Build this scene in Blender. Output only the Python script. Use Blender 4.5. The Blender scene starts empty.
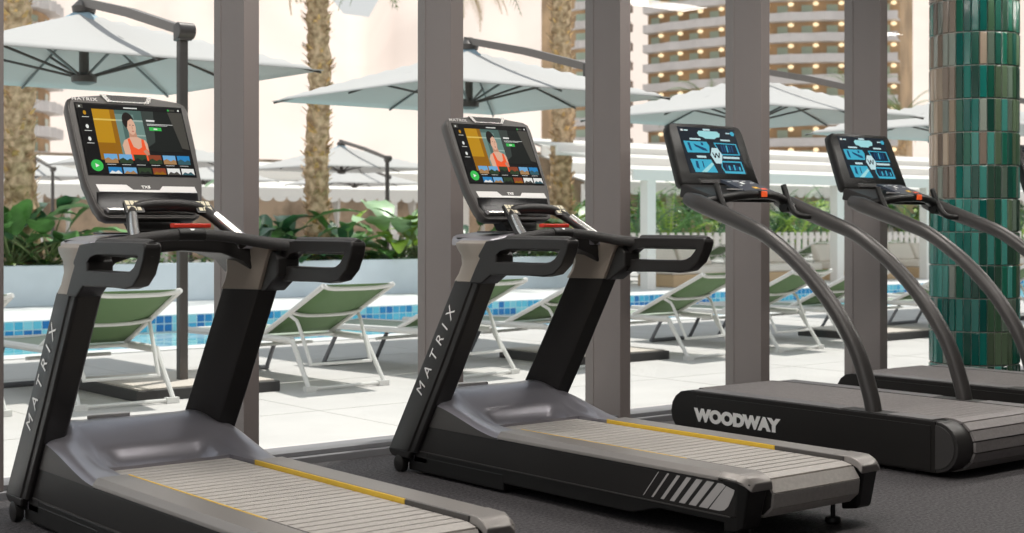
import bpy, bmesh, math, random
from mathutils import Vector, Matrix
random.seed(7)
PI = math.pi
SC = bpy.context.scene
COL = SC.collection

# ------------------------------------------------------------------ camera
F_PX = 1438.0
cam_d = bpy.data.cameras.new('camera'); cam = bpy.data.objects.new('camera', cam_d); COL.objects.link(cam)
cam_d.sensor_width = 36.0; cam_d.lens = F_PX / 1024 * 36.0
cam_d.shift_y = -(266.5 - 225.0) / 1024.0
cam_d.clip_start = 0.05; cam_d.clip_end = 3000
YAW = math.atan((2300.0 - 512.0) / F_PX)          # angle from the view axis to world +X
cam.location = (0, 0, 1.2)
cam.rotation_euler = (PI/2, 0, YAW - PI/2)
cam_d.dof.use_dof = True; cam_d.dof.focus_distance = 6.3; cam_d.dof.aperture_fstop = 4.5
SC.camera = cam
CA, SA = math.cos(YAW), math.sin(YAW)

# ------------------------------------------------------------------ world, sun, exposure
SC.view_settings.view_transform = 'Standard'; SC.view_settings.look = 'None'
SC.view_settings.gamma = 1.0; SC.view_settings.use_curve_mapping = False
SC.view_settings.exposure = 0.0
w = bpy.data.worlds.new('sky'); SC.world = w; w.use_nodes = True
nt = w.node_tree; nt.nodes.clear()
out = nt.nodes.new('ShaderNodeOutputWorld'); bg = nt.nodes.new('ShaderNodeBackground')
tc = nt.nodes.new('ShaderNodeTexCoord'); sp = nt.nodes.new('ShaderNodeSeparateXYZ'); cr = nt.nodes.new('ShaderNodeValToRGB')
nt.links.new(tc.outputs['Generated'], sp.inputs[0]); nt.links.new(sp.outputs['Z'], cr.inputs[0])
cr.color_ramp.elements[0].position = 0.0; cr.color_ramp.elements[0].color = (0.98, 0.95, 0.92, 1)
cr.color_ramp.elements[1].position = 0.55; cr.color_ramp.elements[1].color = (0.70, 0.76, 0.84, 1)
nt.links.new(cr.outputs[0], bg.inputs[0]); bg.inputs[1].default_value = 0.88
nt.links.new(bg.outputs[0], out.inputs[0])
sun_d = bpy.data.lights.new('sun', 'SUN'); sun_d.energy = 3.8; sun_d.angle = math.radians(1.2); sun_d.color = (1.0, 0.955, 0.89)
sun = bpy.data.objects.new('sun', sun_d); COL.objects.link(sun)
SUN = Vector((0.32, 0.16, 1.0)).normalized()       # towards the sun
sun.rotation_euler = SUN.to_track_quat('Z', 'Y').to_euler()

# ------------------------------------------------------------------ materials
def mat(name, col, rough=0.5, metal=0.0, emit=None, es=1.0, noise=0.0, nscale=20, bump=0.0, bscale=60, spec=0.5, coat=0.0, col2=None):
    m = bpy.data.materials.new(name); m.use_nodes = True
    n = m.node_tree; b = n.nodes['Principled BSDF']
    b.inputs['Base Color'].default_value = (*col, 1); b.inputs['Roughness'].default_value = rough
    b.inputs['Metallic'].default_value = metal; b.inputs['Specular IOR Level'].default_value = spec
    if coat: b.inputs['Coat Weight'].default_value = coat; b.inputs['Coat Roughness'].default_value = 0.15
    if emit: b.inputs['Emission Color'].default_value = (*emit, 1); b.inputs['Emission Strength'].default_value = es
    if noise or bump:
        t = n.nodes.new('ShaderNodeTexCoord')
    if noise:
        nz = n.nodes.new('ShaderNodeTexNoise'); nz.inputs['Scale'].default_value = nscale; nz.inputs['Detail'].default_value = 4
        r = n.nodes.new('ShaderNodeValToRGB')
        c2 = col2 if col2 else tuple(min(1, c*(1+noise)) for c in col)
        c1 = col if col2 else tuple(c*(1-noise) for c in col)
        r.color_ramp.elements[0].position = .35; r.color_ramp.elements[1].position = .65
        r.color_ramp.elements[0].color = (*c1, 1); r.color_ramp.elements[1].color = (*c2, 1)
        n.links.new(t.outputs['Object'], nz.inputs['Vector']); n.links.new(nz.outputs['Fac'], r.inputs[0]); n.links.new(r.outputs[0], b.inputs['Base Color'])
    if bump:
        nb = n.nodes.new('ShaderNodeTexNoise'); nb.inputs['Scale'].default_value = bscale; nb.inputs['Detail'].default_value = 5
        bp = n.nodes.new('ShaderNodeBump'); bp.inputs['Strength'].default_value = bump; bp.inputs['Distance'].default_value = 0.01
        n.links.new(t.outputs['Object'], nb.inputs['Vector']); n.links.new(nb.outputs['Fac'], bp.inputs['Height']); n.links.new(bp.outputs[0], b.inputs['Normal'])
    return m

def lin(r, g, b):
    f = lambda c: (c/255/12.92) if c/255 <= .04045 else ((c/255+.055)/1.055)**2.4
    return (f(r), f(g), f(b))
def screen(name, r, g, b, s=0.92): return mat(name, (0.004, 0.004, 0.004), .18, emit=lin(r, g, b), es=s, spec=.18)

M = dict(
 rubber=mat('rubber_floor', (.052, .047, .050), .7, noise=.7, nscale=70, bump=.6, bscale=110),
 mullion=mat('mullion_paint', (.20, .172, .163), .55, bump=.05, bscale=300),
 sill=mat('sill_paint', (.20, .20, .21), .5),
 ceil=mat('ceiling_paint', (.7, .69, .67), .8),
 wall=mat('wall_paint', (.16, .155, .15), .8),
 deck=mat('limestone_deck', (.585, .565, .55), .8, noise=.035, nscale=2.2),
 joint=mat('deck_joint', (.50, .48, .46), .9),
 coping=mat('pool_coping', (.74, .74, .73), .6),
 planter=mat('planter_render', (.70, .775, .82), .8, noise=.03, nscale=3),
 black=mat('black_plastic', (.010, .0095, .009), .42, bump=.08, bscale=500, spec=.35),
 gloss=mat('gloss_black', (.008, .008, .009), .2, spec=.25),
 side=mat('charcoal_shell', (.018, .0165, .0158), .42, bump=.06, bscale=600, spec=.35),
 grey=mat('graphite_shell', (.075, .070, .067), .45, .2, bump=.06, bscale=600),
 taupe=mat('taupe_shell', (.29, .25, .21), .38, .3, bump=.05, bscale=500),
 hood=mat('hood_shell', (.30, .29, .32), .30, .5, bump=.05, bscale=700),
 rail=mat('rail_shell', (.27, .25, .235), .38, .35, bump=.05, bscale=700),
 grip=mat('grip_rubber', (.034, .032, .031), .55, bump=.6, bscale=260),
 chrome=mat('satin_chrome', (.66, .65, .63), .22, .9),
 satin=mat('satin_silver', (.62, .61, .60), .38, .35),
 silver=mat('silver_print', (.50, .48, .47), .4, .2),
 belt=mat('belt_slat', (.46, .43, .40), .6, noise=.06, nscale=60, bump=.2, bscale=400),
 belt2=mat('dark_belt_slat', (.26, .24, .235), .6, noise=.08, nscale=60, bump=.3, bscale=400),
 beltgap=mat('belt_gap', (.045, .04, .038), .8),
 yellow=mat('yellow_strip', (.72, .46, .04), .5),
 red=mat('red_plastic', (.62, .035, .015), .4),
 orange=mat('orange_button', (.80, .10, .02), .4, emit=(.8, .1, .02), es=.3),
 white=mat('white_print', (.93, .92, .90), .5),
 tube=mat('charcoal_tube', (.062, .058, .056), .36, .35, bump=.05, bscale=900),
 wside=mat('matt_black_panel', (.014, .0125, .0115), .5, bump=.06, bscale=700, spec=.3),
 wedge=mat('dark_grey_panel', (.045, .042, .041), .5),
 pad=mat('navy_keypad', (.030, .034, .048), .4),
 lf=mat('lounger_frame', (.78, .77, .75), .4),
 lf_shade=mat('lounger_frame_shade', (.16, .16, .175), .6),  # lounger frame darkened in colour to paint the shade at the pool end
 sling=mat('green_sling', (.13, .225, .095), .7, noise=.12, nscale=300, bump=.3, bscale=400),
 canopy=mat('canopy_cloth', (.56, .545, .53), .85, bump=.1, bscale=300),
 seam=mat('blue_grey_seam', (.42, .56, .64), .8),
 upole=mat('umbrella_pole', (.10, .088, .082), .4, .3),
 arm=mat('umbrella_arm', (.20, .175, .16), .4, .2),
 base=mat('umbrella_base', (.045, .042, .042), .6),
 basetop=mat('pale_paver', (.62, .56, .50), .8),
 husk=mat('palm_husk', (.34, .22, .12), .9, noise=.5, nscale=9, col2=(.80, .58, .37), bump=.9, bscale=25),
 huskl=mat('palm_husk_tip', (.72, .46, .20), .9, noise=.4, nscale=12),
 frond=mat('palm_frond', (.13, .20, .05), .6, noise=.4, nscale=3),
 fronddry=mat('dry_frond', (.50, .36, .18), .8),
 leafd=mat('dark_leaf', (.035, .115, .045), .35, noise=.4, nscale=4),
 leafm=mat('mid_leaf', (.10, .24, .06), .4, noise=.35, nscale=4),
 leafl=mat('lime_leaf', (.30, .46, .05), .4, noise=.25, nscale=4),
 leafp=mat('pale_leaf', (.33, .50, .27), .35, noise=.2, nscale=4),
 stem=mat('plant_stem', (.20, .26, .10), .6),
 soil=mat('soil', (.09, .06, .04), .9),
 hill=mat('hazy_rock', (.83, .70, .63), 1.0, noise=.05, nscale=.02, spec=0),
 hwall=mat('hotel_wall', (.50, .33, .19), .8, noise=.25, nscale=.2),
 hslab=mat('hotel_parapet', (.66, .60, .57), .8, noise=.06, nscale=.5),
 hglass=mat('hotel_glass', (.42, .50, .40), .3),
 htower=mat('hotel_tower', (.90, .72, .48), .8),
 hlamp=mat('balcony_lamp', (.9, .7, .4), .5, emit=(1.0, .80, .52), es=1.0),
 roofw=mat('cabana_white', (.86, .82, .77), .8),
 curtain=mat('cabana_curtain', (.70, .66, .62), .9),
 interior=mat('cabana_interior', (.50, .38, .28), .9, noise=.4, nscale=1.2),
 tan=mat('tan_cushion', (.60, .42, .25), .9),
 cream=mat('cream_cushion', (.80, .73, .65), .9),
 fence=mat('white_fence', (.74, .70, .66), .7),
)
# water
m = mat('pool_water', (.12, .46, .50), .06, noise=.6, nscale=1.1, col2=(.58, .76, .76), bump=.25, bscale=3.0); M['water'] = m
m.node_tree.nodes['Principled BSDF'].inputs['IOR'].default_value = 1.33
for n_ in m.node_tree.nodes:
    if n_.type == 'TEX_NOISE' and n_.inputs['Scale'].default_value < 2: n_.inputs['Distortion'].default_value = 1.6
# glass pane : clear with weak Fresnel reflection
m = bpy.data.materials.new('window_glass'); m.use_nodes = True; n = m.node_tree; n.nodes.clear()
o_ = n.nodes.new('ShaderNodeOutputMaterial'); tr = n.nodes.new('ShaderNodeBsdfTransparent'); gl = n.nodes.new('ShaderNodeBsdfGlossy')
fr = n.nodes.new('ShaderNodeFresnel'); mx = n.nodes.new('ShaderNodeMixShader'); tr.inputs[0].default_value = (.97, .985, .98, 1)
gl.inputs['Roughness'].default_value = 0.0; fr.inputs[0].default_value = 1.45
ge = n.nodes.new('ShaderNodeNewGeometry'); iv = n.nodes.new('ShaderNodeMath'); iv.operation = 'SUBTRACT'; iv.inputs[0].default_value = 1.0
ml = n.nodes.new('ShaderNodeMath'); ml.operation = 'MULTIPLY'
n.links.new(ge.outputs['Backfacing'], iv.inputs[1]); n.links.new(fr.outputs[0], ml.inputs[0]); n.links.new(iv.outputs[0], ml.inputs[1]); n.links.new(ml.outputs[0], mx.inputs[0]); n.links.new(tr.outputs[0], mx.inputs[1]); n.links.new(gl.outputs[0], mx.inputs[2]); n.links.new(mx.outputs[0], o_.inputs[0])
M['glass'] = m
# vertex-coloured glazes
def vcol_mat(name, rough, bump=0.0, bscale=30):
    m = mat(name, (1, 1, 1), rough, bump=bump, bscale=bscale)
    a = m.node_tree.nodes.new('ShaderNodeVertexColor'); a.layer_name = 'tint'
    m.node_tree.links.new(a.outputs[0], m.node_tree.nodes['Principled BSDF'].inputs['Base Color'])
    return m
M['tile'] = vcol_mat('glazed_tile', .13, .12, 18)
M['pooltile'] = vcol_mat('pool_tile', .2)

# ------------------------------------------------------------------ mesh builder
class MB:
    def __init__(s, off=(0, 0, 0)):
        s.bm = bmesh.new(); s.off = Vector(off); s.mats = []; s.mi = 0; s.vc = None
    def m(s, material):
        if material not in s.mats: s.mats.append(material)
        s.mi = s.mats.index(material); return s
    def _f(s, vs):
        try: f = s.bm.faces.new(vs)
        except ValueError: return None
        f.material_index = s.mi
        if s.vc is not None:
            lay = s.bm.loops.layers.float_color.get('tint') or s.bm.loops.layers.float_color.new('tint')
            for l in f.loops: l[lay] = (*s.vc, 1)
        return f
    def v(s, p): return s.bm.verts.new(Vector(p))
    def poly(s, pts): return s._f([s.v(p) for p in pts])
    def box(s, a, b):
        x0, y0, z0 = a; x1, y1, z1 = b
        V = [s.v(p) for p in ((x0,y0,z0),(x1,y0,z0),(x1,y1,z0),(x0,y1,z0),(x0,y0,z1),(x1,y0,z1),(x1,y1,z1),(x0,y1,z1))]
        for q in ((0,3,2,1),(4,5,6,7),(0,1,5,4),(1,2,6,5),(2,3,7,6),(3,0,4,7)): s._f([V[i] for i in q])
        return s
    def loft(s, rings, closed=True, caps=True):
        R = [[s.v(p) for p in r] for r in rings]; n = len(R[0])
        for i in range(len(R)-1):
            for j in range(n if closed else n-1):
                k = (j+1) % n; s._f([R[i][j], R[i][k], R[i+1][k], R[i+1][j]])
        if caps: s._f(R[0][::-1]); s._f(R[-1])
        return s
    def prism_x(s, prof, x0, x1):      # prof in (y,z)
        return s.loft([[(x0, y, z) for y, z in prof], [(x1, y, z) for y, z in prof]])
    def prism_y(s, prof, y0, y1):      # prof in (x,z)
        return s.loft([[(x, y0, z) for x, z in prof], [(x, y1, z) for x, z in prof]])
    def prism_z(s, prof, z0, z1):
        return s.loft([[(x, y, z0) for x, y in prof], [(x, y, z1) for x, y in prof]])
    def ring_x(s, outer, inner, x0, x1):
        n = len(outer)
        L = [[s.v((x, y, z)) for y, z in pr] for x in (x0, x1) for pr in (outer, inner)]
        for j in range(n):
            k = (j+1) % n
            s._f([L[0][j], L[0][k], L[1][k], L[1][j]]); s._f([L[2][j], L[3][j], L[3][k], L[2][k]])
            s._f([L[0][j], L[2][j], L[2][k], L[0][k]]); s._f([L[1][j], L[1][k], L[3][k], L[3][j]])
        return s
    def tube(s, pts, r, seg=12, caps=True, flat=1.0, smooth=0, up=(0, 0, 1)):
        pts = [Vector(p) for p in pts]
        rs = list(r) if hasattr(r, '__len__') else [r]*len(pts)
        if smooth: 
            P, Q = [], []
            n = len(pts)
            for i in range(n-1):
                p0 = pts[max(i-1, 0)]; p1 = pts[i]; p2 = pts[i+1]; p3 = pts[min(i+2, n-1)]
                for k in range(smooth):
                    t = k/smooth
                    P.append(.5*((2*p1)+(p2-p0)*t+(2*p0-5*p1+4*p2-p3)*t*t+(-p0+3*p1-3*p2+p3)*t**3)); Q.append(rs[i]*(1-t)+rs[i+1]*t)
            P.append(pts[-1]); Q.append(rs[-1]); pts, rs = P, Q
        rings = []; N = None; U = Vector(up)
        for i, p in enumerate(pts):
            a = pts[max(i-1, 0)]; b = pts[min(i+1, len(pts)-1)]; T = (b-a).normalized()
            if N is None:
                N = U.cross(T)
                if N.length < 1e-3: N = Vector((1, 0, 0)).cross(T)
                N.normalize()
            else:
                N = (N - T*N.dot(T))
                N.normalize()
            B = T.cross(N)
            rings.append([p + (N*math.cos(2*PI*j/seg) + B*math.sin(2*PI*j/seg)*flat)*rs[i] for j in range(seg)])
        return s.loft(rings, caps=caps)
    def lathe(s, prof, c, seg=24, axis='z'):
        cx, cy, cz = c; rings = []
        for r, h in prof:
            ring = []
            for j in range(seg):
                a = 2*PI*j/seg
                if axis == 'z': ring.append((cx+r*math.cos(a), cy+r*math.sin(a), cz+h))
                elif axis == 'x': ring.append((cx+h, cy+r*math.cos(a), cz+r*math.sin(a)))
                else: ring.append((cx+r*math.cos(a), cy+h, cz+r*math.sin(a)))
            rings.append(ring)
        return s.loft(rings)
    def build(s, name, material=None, parent=None, sharp=35, bevel=0, bseg=2, smooth=True):
        for v in s.bm.verts: v.co -= s.off
        bmesh.ops.recalc_face_normals(s.bm, faces=s.bm.faces)
        me = bpy.data.meshes.new(name); s.bm.to_mesh(me); s.bm.free()
        for mm in (s.mats or [material]): me.materials.append(mm)
        if smooth:
            me.polygons.foreach_set('use_smooth', [True]*len(me.polygons))
            me.set_sharp_from_angle(angle=math.radians(sharp))
        o = bpy.data.objects.new(name, me); COL.objects.link(o)
        if parent: o.parent = parent
        if bevel:
            b = o.modifiers.new('bevel', 'BEVEL'); b.width = bevel; b.segments = bseg; b.limit_method = 'ANGLE'; b.angle_limit = math.radians(35)
            b.harden_normals = True
        return o

def tag(o, label=None, cat=None, group=None, kind=None):
    if label: o['label'] = label
    if cat: o['category'] = cat
    if group: o['group'] = group
    if kind: o['kind'] = kind
    return o
def empty(name, loc, rz=0):
    o = bpy.data.objects.new(name, None); o.empty_display_size = .2; COL.objects.link(o)
    o.location = loc; o.rotation_euler = (0, 0, rz); return o
def copy_tree(o, parent=None):
    c = o.copy(); COL.objects.link(c)
    if parent: c.parent = parent
    for ch in list(o.children): copy_tree(ch, c)
    return c
def struct(o): o['kind'] = 'structure'; return o
def smoothstep(a, b, x):
    t = max(0, min(1, (x-a)/(b-a))); return t*t*(3-2*t)

def text_mesh(body, size, sx=1.0, offset=0.0, extrude=.0006, spacing=1.0, shear=0.0):
    c = bpy.data.curves.new('t', 'FONT'); c.body = body; c.size = size; c.offset = offset; c.extrude = extrude
    c.align_x = 'CENTER'; c.align_y = 'CENTER'; c.space_character = spacing; c.shear = shear
    o = bpy.data.objects.new('t', c); COL.objects.link(o)
    bpy.context.view_layer.update()
    me = bpy.data.meshes.new_from_object(o.evaluated_get(bpy.context.evaluated_depsgraph_get()))
    bpy.data.objects.remove(o); bpy.data.curves.remove(c)
    for v in me.vertices: v.co.x *= sx
    return me
def place_text(name, me, material, parent, origin, xdir, ydir, off=(0, 0, 0)):
    X = Vector(xdir).normalized(); Y = Vector(ydir); Y = (Y - X*Y.dot(X)).normalized(); Z = X.cross(Y)
    O = Vector(origin) - Vector(off)
    for v in me.vertices: v.co = O + X*v.co.x + Y*v.co.y + Z*v.co.z
    me.materials.clear(); me.materials.append(material)
    o = bpy.data.objects.new(name, me); COL.objects.link(o); o.parent = parent
    return o

# ================================================================== THE ROOM
WY0, WY1 = 6.288, 6.603            # mullion front and back planes
CEIL = 3.3
b = MB(); b.box((-3, -3, -.1), (16, WY0-.02, 0)); struct(b.build('floor', M['rubber']))
b = MB(); b.box((-3, -3, CEIL), (16, WY1, CEIL+.15)); struct(b.build('ceiling', M['ceil']))
b = MB(); b.box((-3, WY0, 3.1), (16, WY1, CEIL)); struct(b.build('trim_1', M['mullion']))
b = MB(); b.box((-3, WY0-.02, -.1), (16, WY1+.03, .035)); b.box((-3, WY0+.02, .035), (16, WY0+.10, .06)); struct(b.build('trim_2', M['sill'], bevel=.004))
b = MB(); b.box((-3, -3.15, 0), (16, -3, CEIL)); struct(b.build('wall_back', M['wall']))
b = MB(); b.box((16, -3, 0), (16.15, WY1, CEIL)); struct(b.build('wall_right', M['wall']))
SP = 1.2545; X0 = 2.208
k = 0
mx_edges = []
for i in range(-3, 10):
    xr = X0 + SP*i
    mx_edges.append(xr)
    k += 1
    b = MB()
    b.box((xr-.085, WY0, .035), (xr, WY1, 3.1))
    b.box((xr-.088, WY1-.08, .035), (xr+.003, WY1-.06, 3.1))
    o = struct(b.build('trim_%d' % (k+2), M['mullion'], bevel=.003))
for i in range(len(mx_edges)-1):
    a_, c_ = mx_edges[i], mx_edges[i+1]-.085
    b = MB(); b.box((a_, WY1-.075, .06), (c_, WY1-.067, 3.1)); struct(b.build('window_%d' % (i+1), M['glass'], smooth=False))

# ceiling luminaires (the room's own lamps)
CLX, CLY = (0.2, 3.2, 6.2, 9.2, 12.2), (3.5, 5.2)
for ix, x in enumerate(CLX):
    for iy, y in enumerate(CLY):
        r = empty('ceiling_light', (x, y, CEIL))
        tag(r, 'shallow ceiling light, %s from the left in the row %s the window' % (('first', 'second', 'third', 'fourth', 'fifth')[ix], ('away from', 'nearest')[iy]), 'ceiling light', 'ceiling lights over the gym floor')
        b = MB((x, y, CEIL)); b.box((x-.78, y-.20, CEIL-.05), (x+.78, y+.20, CEIL)); b.build('housing', M['white'], r, bevel=.005)
        L = bpy.data.lights.new('lamp', 'AREA'); L.shape = 'RECTANGLE'; L.size = 1.5; L.size_y = .34; L.energy = 34; L.color = (1, .955, .90)
        lo = bpy.data.objects.new('lamp', L); COL.objects.link(lo); lo.parent = r; lo.location = (0, 0, -.055)

# ================================================================== MATRIX TREADMILL
def treadmill(cx):
    YO = 4.65
    root = empty('treadmill', (cx, YO, 0)); OFF = (0, YO, 0)
    def mb(): return MB(OFF)
    # --- deck frame, dark side panels ------------------------------------------------
    for s_ in (-1, 1):
        b = mb()
        xo, xi = s_*.428, s_*.345
        prof = [(3.60, .105), (3.535, .235), (5.58, .235), (5.72, .235), (5.80, .11), (3.66, .128-.02)]
        prof = [(3.635, .112), (3.62, .240), (5.66, .240), (5.74, .112)]
        b.prism_x(prof, xo, xi)
        b.build('side_panel', M['side'], root, bevel=.006)
        b = mb(); b.prism_x([(3.66, .085), (3.64, .110), (5.80, .110), (5.80, .045), (4.2, .045), (4.05, .085)], s_*.423, s_*.33)
        b.build('lower_skirt', M['black'], root, bevel=.008)
        b = mb(); b.box((s_*.4305, 3.66, .1105), (s_*.426, 5.72, .1150)); b.build('crease_highlight', M['grey'], root)  # lighter strip paints the highlight along the panel crease
        # rails (top caps)
        b = mb()
        xs = [(s_*.432, .240), (s_*.430, .254), (s_*.405, .274), (s_*.272, .274), (s_*.266, .266), (s_*.266, .240)]
        b.loft([[(x, 3.72, z) for x, z in xs], [(x, 5.06, z) for x, z in xs]])
        b.build('side_rail', M['rail'], root, bevel=.003)
        # rear cap
        b = mb()
        cap = [(s_*.434, .246), (s_*.432, .256), (s_*.405, .277), (s_*.268, .277), (s_*.262, .246)]
        tap = lambda y, k, dz: [((x*(1) if abs(x) > .3 and k == 0 else x + (-s_*k if abs(x) > .3 else 0)), y, z-dz) for x, z in cap]
        b.loft([tap(3.721, 0, 0), tap(3.63, 0, .002), tap(3.595, .012, .014), tap(3.572, .03, .034)])
        b.build('rail_end_cap', M['chrome'] if False else M['rail'], root, bevel=.006)
        b = mb()
        b.loft([[(s_*.430, 3.70, .247), (s_*.266, 3.70, .247), (s_*.30, 3.70, .05), (s_*.420, 3.70, .05)],
                [(s_*.431, 3.62, .246), (s_*.270, 3.60, .246), (s_*.29, 3.62, .065), (s_*.420, 3.635, .06)],
                [(s_*.405, 3.580, .243), (s_*.285, 3.574, .243), (s_*.30, 3.610, .080), (s_*.398, 3.615, .075)]])
        b.build('rear_bumper', M['black'], root, bevel=.010, bseg=3)
        # yellow strip along belt
        b = mb(); b.box((s_*.2600, 4.02, .248), (s_*.2672, 5.06, .2735)); b.build('edge_strip', M['yellow'], root, bevel=.002)
        b = mb(); b.box((s_*.2600, 3.66, .248), (s_*.2670, 4.018, .2725)); b.build('dark_edge_strip', M['grey'], root, bevel=.002)
    # chevron decal on the outside of both panels (slanted bars widening to the rear)
    bars = [(4.039, 4.125, .005), (3.989, 4.077, .011), (3.936, 4.026, .018), (3.884, 3.976, .025), (3.832, 3.926, .032), (3.778, 3.874, .038), (3.722, 3.820, .045)]
    for s_ in (-1, 1):
        b = mb(); X = s_*.4292
        for yt, yb_, wd in bars:
            b.poly([(X, yt, .232), (X, yb_, .128), (X, yb_-wd-.0, .128), (X, yt-wd, .232)])
        b.poly([(X, 3.6735, .232), (X, 3.767, .128), (X, 3.715, .128), (X, 3.690, .134), (X, 3.670, .150), (X, 3.643, .200), (X, 3.636, .222), (X, 3.640, .232)])
        b.build('chevron_decal', M['silver'], root, smooth=False)
    # --- chassis between the panels
    b = mb(); b.box((-.335, 3.72, .075), (.335, 5.60, .20)); b.build('chassis', M['black'], root, bevel=.01)
    b = mb(); b.box((-.40, 5.02, .012), (.40, 5.76, .09)); b.build('lift_frame', M['black'], root, bevel=.008)
    for s_ in (-1, 1):
        b = mb(); b.lathe([(.010, .10), (.010, .03)], (s_*.245, 3.70, 0), 12); b.lathe([(.014, .03), (.030, .026), (.034, .010), (.026, 0)], (s_*.245, 3.70, 0), 20)
        b.build('levelling_foot', M['black'], root)
        b = mb(); b.lathe([(.030, 0), (.0405, .004), (.0405, .036), (.030, .04)], (-.437 if s_ < 0 else .397, 5.80, .0405), 24, 'x')
        b.build('transport_wheel', M['side'], root)
    # --- belt of slats
    def belt(b, hw, yr, r, yf, zt, slat=.058, gap=.004, zc=None):
        zc = zt - r
        L = []   # path points of slat joints
        y = yf
        while y - slat > yr: L.append(((y, zt), (y-slat+gap, zt), (0, 1))); y -= slat
        # wrap
        a0 = PI/2; step = slat/r
        s0 = (y - yr)
        first = (y, zt)
        a = a0
        # slat crossing onto the roller
        a_end = a0 + (slat-gap-s0)/r
        L.append(((y, zt), (yr + r*math.cos(a_end), zc + r*math.sin(a_end)), None))
        a = a0 + (slat-s0)/r
        while a < a0 + PI - step*.3:
            L.append(((yr + r*math.cos(a), zc + r*math.sin(a)), (yr + r*math.cos(a+step*.92), zc + r*math.sin(a+step*.92)), None)); a += step
        for (p, q, _) in L:
            d = Vector((q[0]-p[0], q[1]-p[1])).normalized(); nrm = Vector((d.y, -d.x))
            if nrm.dot(Vector((p[0]-yr, p[1]-zc))) < 0 and _ is None: nrm = -nrm
            if _ : nrm = Vector(_)
            t = -.010
            pr = [p, q, (q[0]+nrm.x*t, q[1]+nrm.y*t), (p[0]+nrm.x*t, p[1]+nrm.y*t)]
            b.prism_x(pr, -hw, hw)
            # grip ribs
            if _:
                for kx in range(3):
                    yy = p[0] - .012 - kx*.016
                    b.box((-hw+.004, yy-.0012, zt), (hw-.004, yy+.0012, zt+.0004))
    b = mb(); b.m(M['belt']); belt(b, .256, 3.655, .082, 5.27, .256, .0595, gap=.0085)
    b.m(M['beltgap']); b.box((-.253, 3.66, .16), (.253, 5.27, .2445)); b.lathe([(.0715, -.253), (.0715, .253)], (0, 3.655, .174), 20, 'x')
    b.build('running_belt', None, root, sharp=20)
    # --- motor hood
    b = mb(); b.m(M['hood'])
    NU, NV = 40, 36; grid = []
    y0_, y1_ = 5.03, 5.71
    def hz(u, y):
        au = abs(u)
        side_ = .262 + .105*smoothstep(5.03, 5.60, y)
        cen = .268 + .142*smoothstep(5.25, 5.62, y)
        k_ = smoothstep(.24, .36, au)
        z = cen*(1-k_) + side_*k_
        z += .020*math.exp(-((au-.31)/.05)**2)*smoothstep(5.35, 5.6, y)         # shoulder ridge
        # scooped recess behind the belt
        rc = (1-smoothstep(.17, .235, au))*(1-smoothstep(5.36, 5.42, y)); z -= .034*rc*smoothstep(5.26, 5.30, y)
        z -= .03*smoothstep(5.64, 5.72, y)
        z -= .018*smoothstep(.40, .43, au)
        return z
    for j in range(NV+1):
        row = []
        for i in range(NU+1):
            u = -.431 + .862*i/NU
            ys = 5.06 if abs(u) > .272 else 5.262
            y = ys + (y1_-ys)*j/NV
            row.append(b.v((u, y, hz(u, y))))
        grid.append(row)
    for j in range(NV):
        for i in range(NU): b._f([grid[j][i], grid[j][i+1], grid[j+1][i+1], grid[j+1][i]])
    for i in range(NU):       # front lip and rear skirt
        a_, c_ = grid[0][i], grid[0][i+1]
        b._f([a_, c_, b.v((c_.co.x, c_.co.y, .238)), b.v((a_.co.x, a_.co.y, .238))])
        a_, c_ = grid[NV][i], grid[NV][i+1]
        b._f([a_, c_, b.v((c_.co.x, c_.co.y, .06)), b.v((a_.co.x, a_.co.y, .06))])
    b.m(M['grey'])
    for c_ in (0, NU):
        for j in range(NV):
            p, q = grid[j][c_], grid[j+1][c_]
            b._f([p, q, b.v((q.co.x*1.0, q.co.y, .238)), b.v((p.co.x, p.co.y, .238))])
    b.build('motor_hood', None, root, sharp=40)
    b = mb(); b.box((-.40, 5.60, .05), (.40, 5.735, .235)); b.build('front_shell', M['side'], root, bevel=.01)
    b = mb(); b.prism_z([(-.18, 5.655), (.0, 5.645), (.02, 5.69), (-.16, 5.705)], .400, .4225); b.build('badge_plate', M['satin'], root, bevel=.003)
    # --- uprights
    for s_ in (-1, 1):
        b = mb()
        xo, xi, xif = s_*.432, s_*.322, s_*.262
        def sec(z, yb_, yf_):
            # yf_ = window side edge, yb_ = user side edge
            return [(xo, yf_-.028, z), (xo, yb_+.055, z), (xo-s_*.006, yb_+.048, z), (xo-s_*.006, yb_+.012, z), (xo-s_*.016, yb_, z), (xi+s_*.01, yb_, z), (xi, yb_+.012, z), (xif, yf_-.03, z), (xif+s_*.02, yf_-.008, z), (xo-s_*.014, yf_-.004, z)]
        zb, zt = .105, .945
        yfb, yft = 5.905, 5.36
        wdt, wdb = .205, .235
        b.loft([sec(zb, yfb-wdb, yfb), sec(.52, (yfb+yft)/2-.225, (yfb+yft)/2), sec(zt, yft-wdt, yft)])
        b.build('upright', M['side'], root, bevel=.006)
        b = mb(); b.prism_x([(5.72, .07), (5.70, .110), (5.895, .110), (5.885, .085), (5.86, .07)], s_*.431, s_*.33); b.build('upright_foot', M['side'], root, bevel=.01)
        # upper cover, concave front, flares to the dash
        b = mb()
        def cov(z, ya, yb2, du): return [(s_*(.436+du), yb2-.05, z), (s_*(.436+du), ya+.05, z), (s_*(.424+du), ya, z), (s_*.325, ya, z), (s_*.312, ya+.03, z), (s_*.252, yb2-.04, z), (s_*.275, yb2, z), (s_*(.417+du), yb2, z)]
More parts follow.
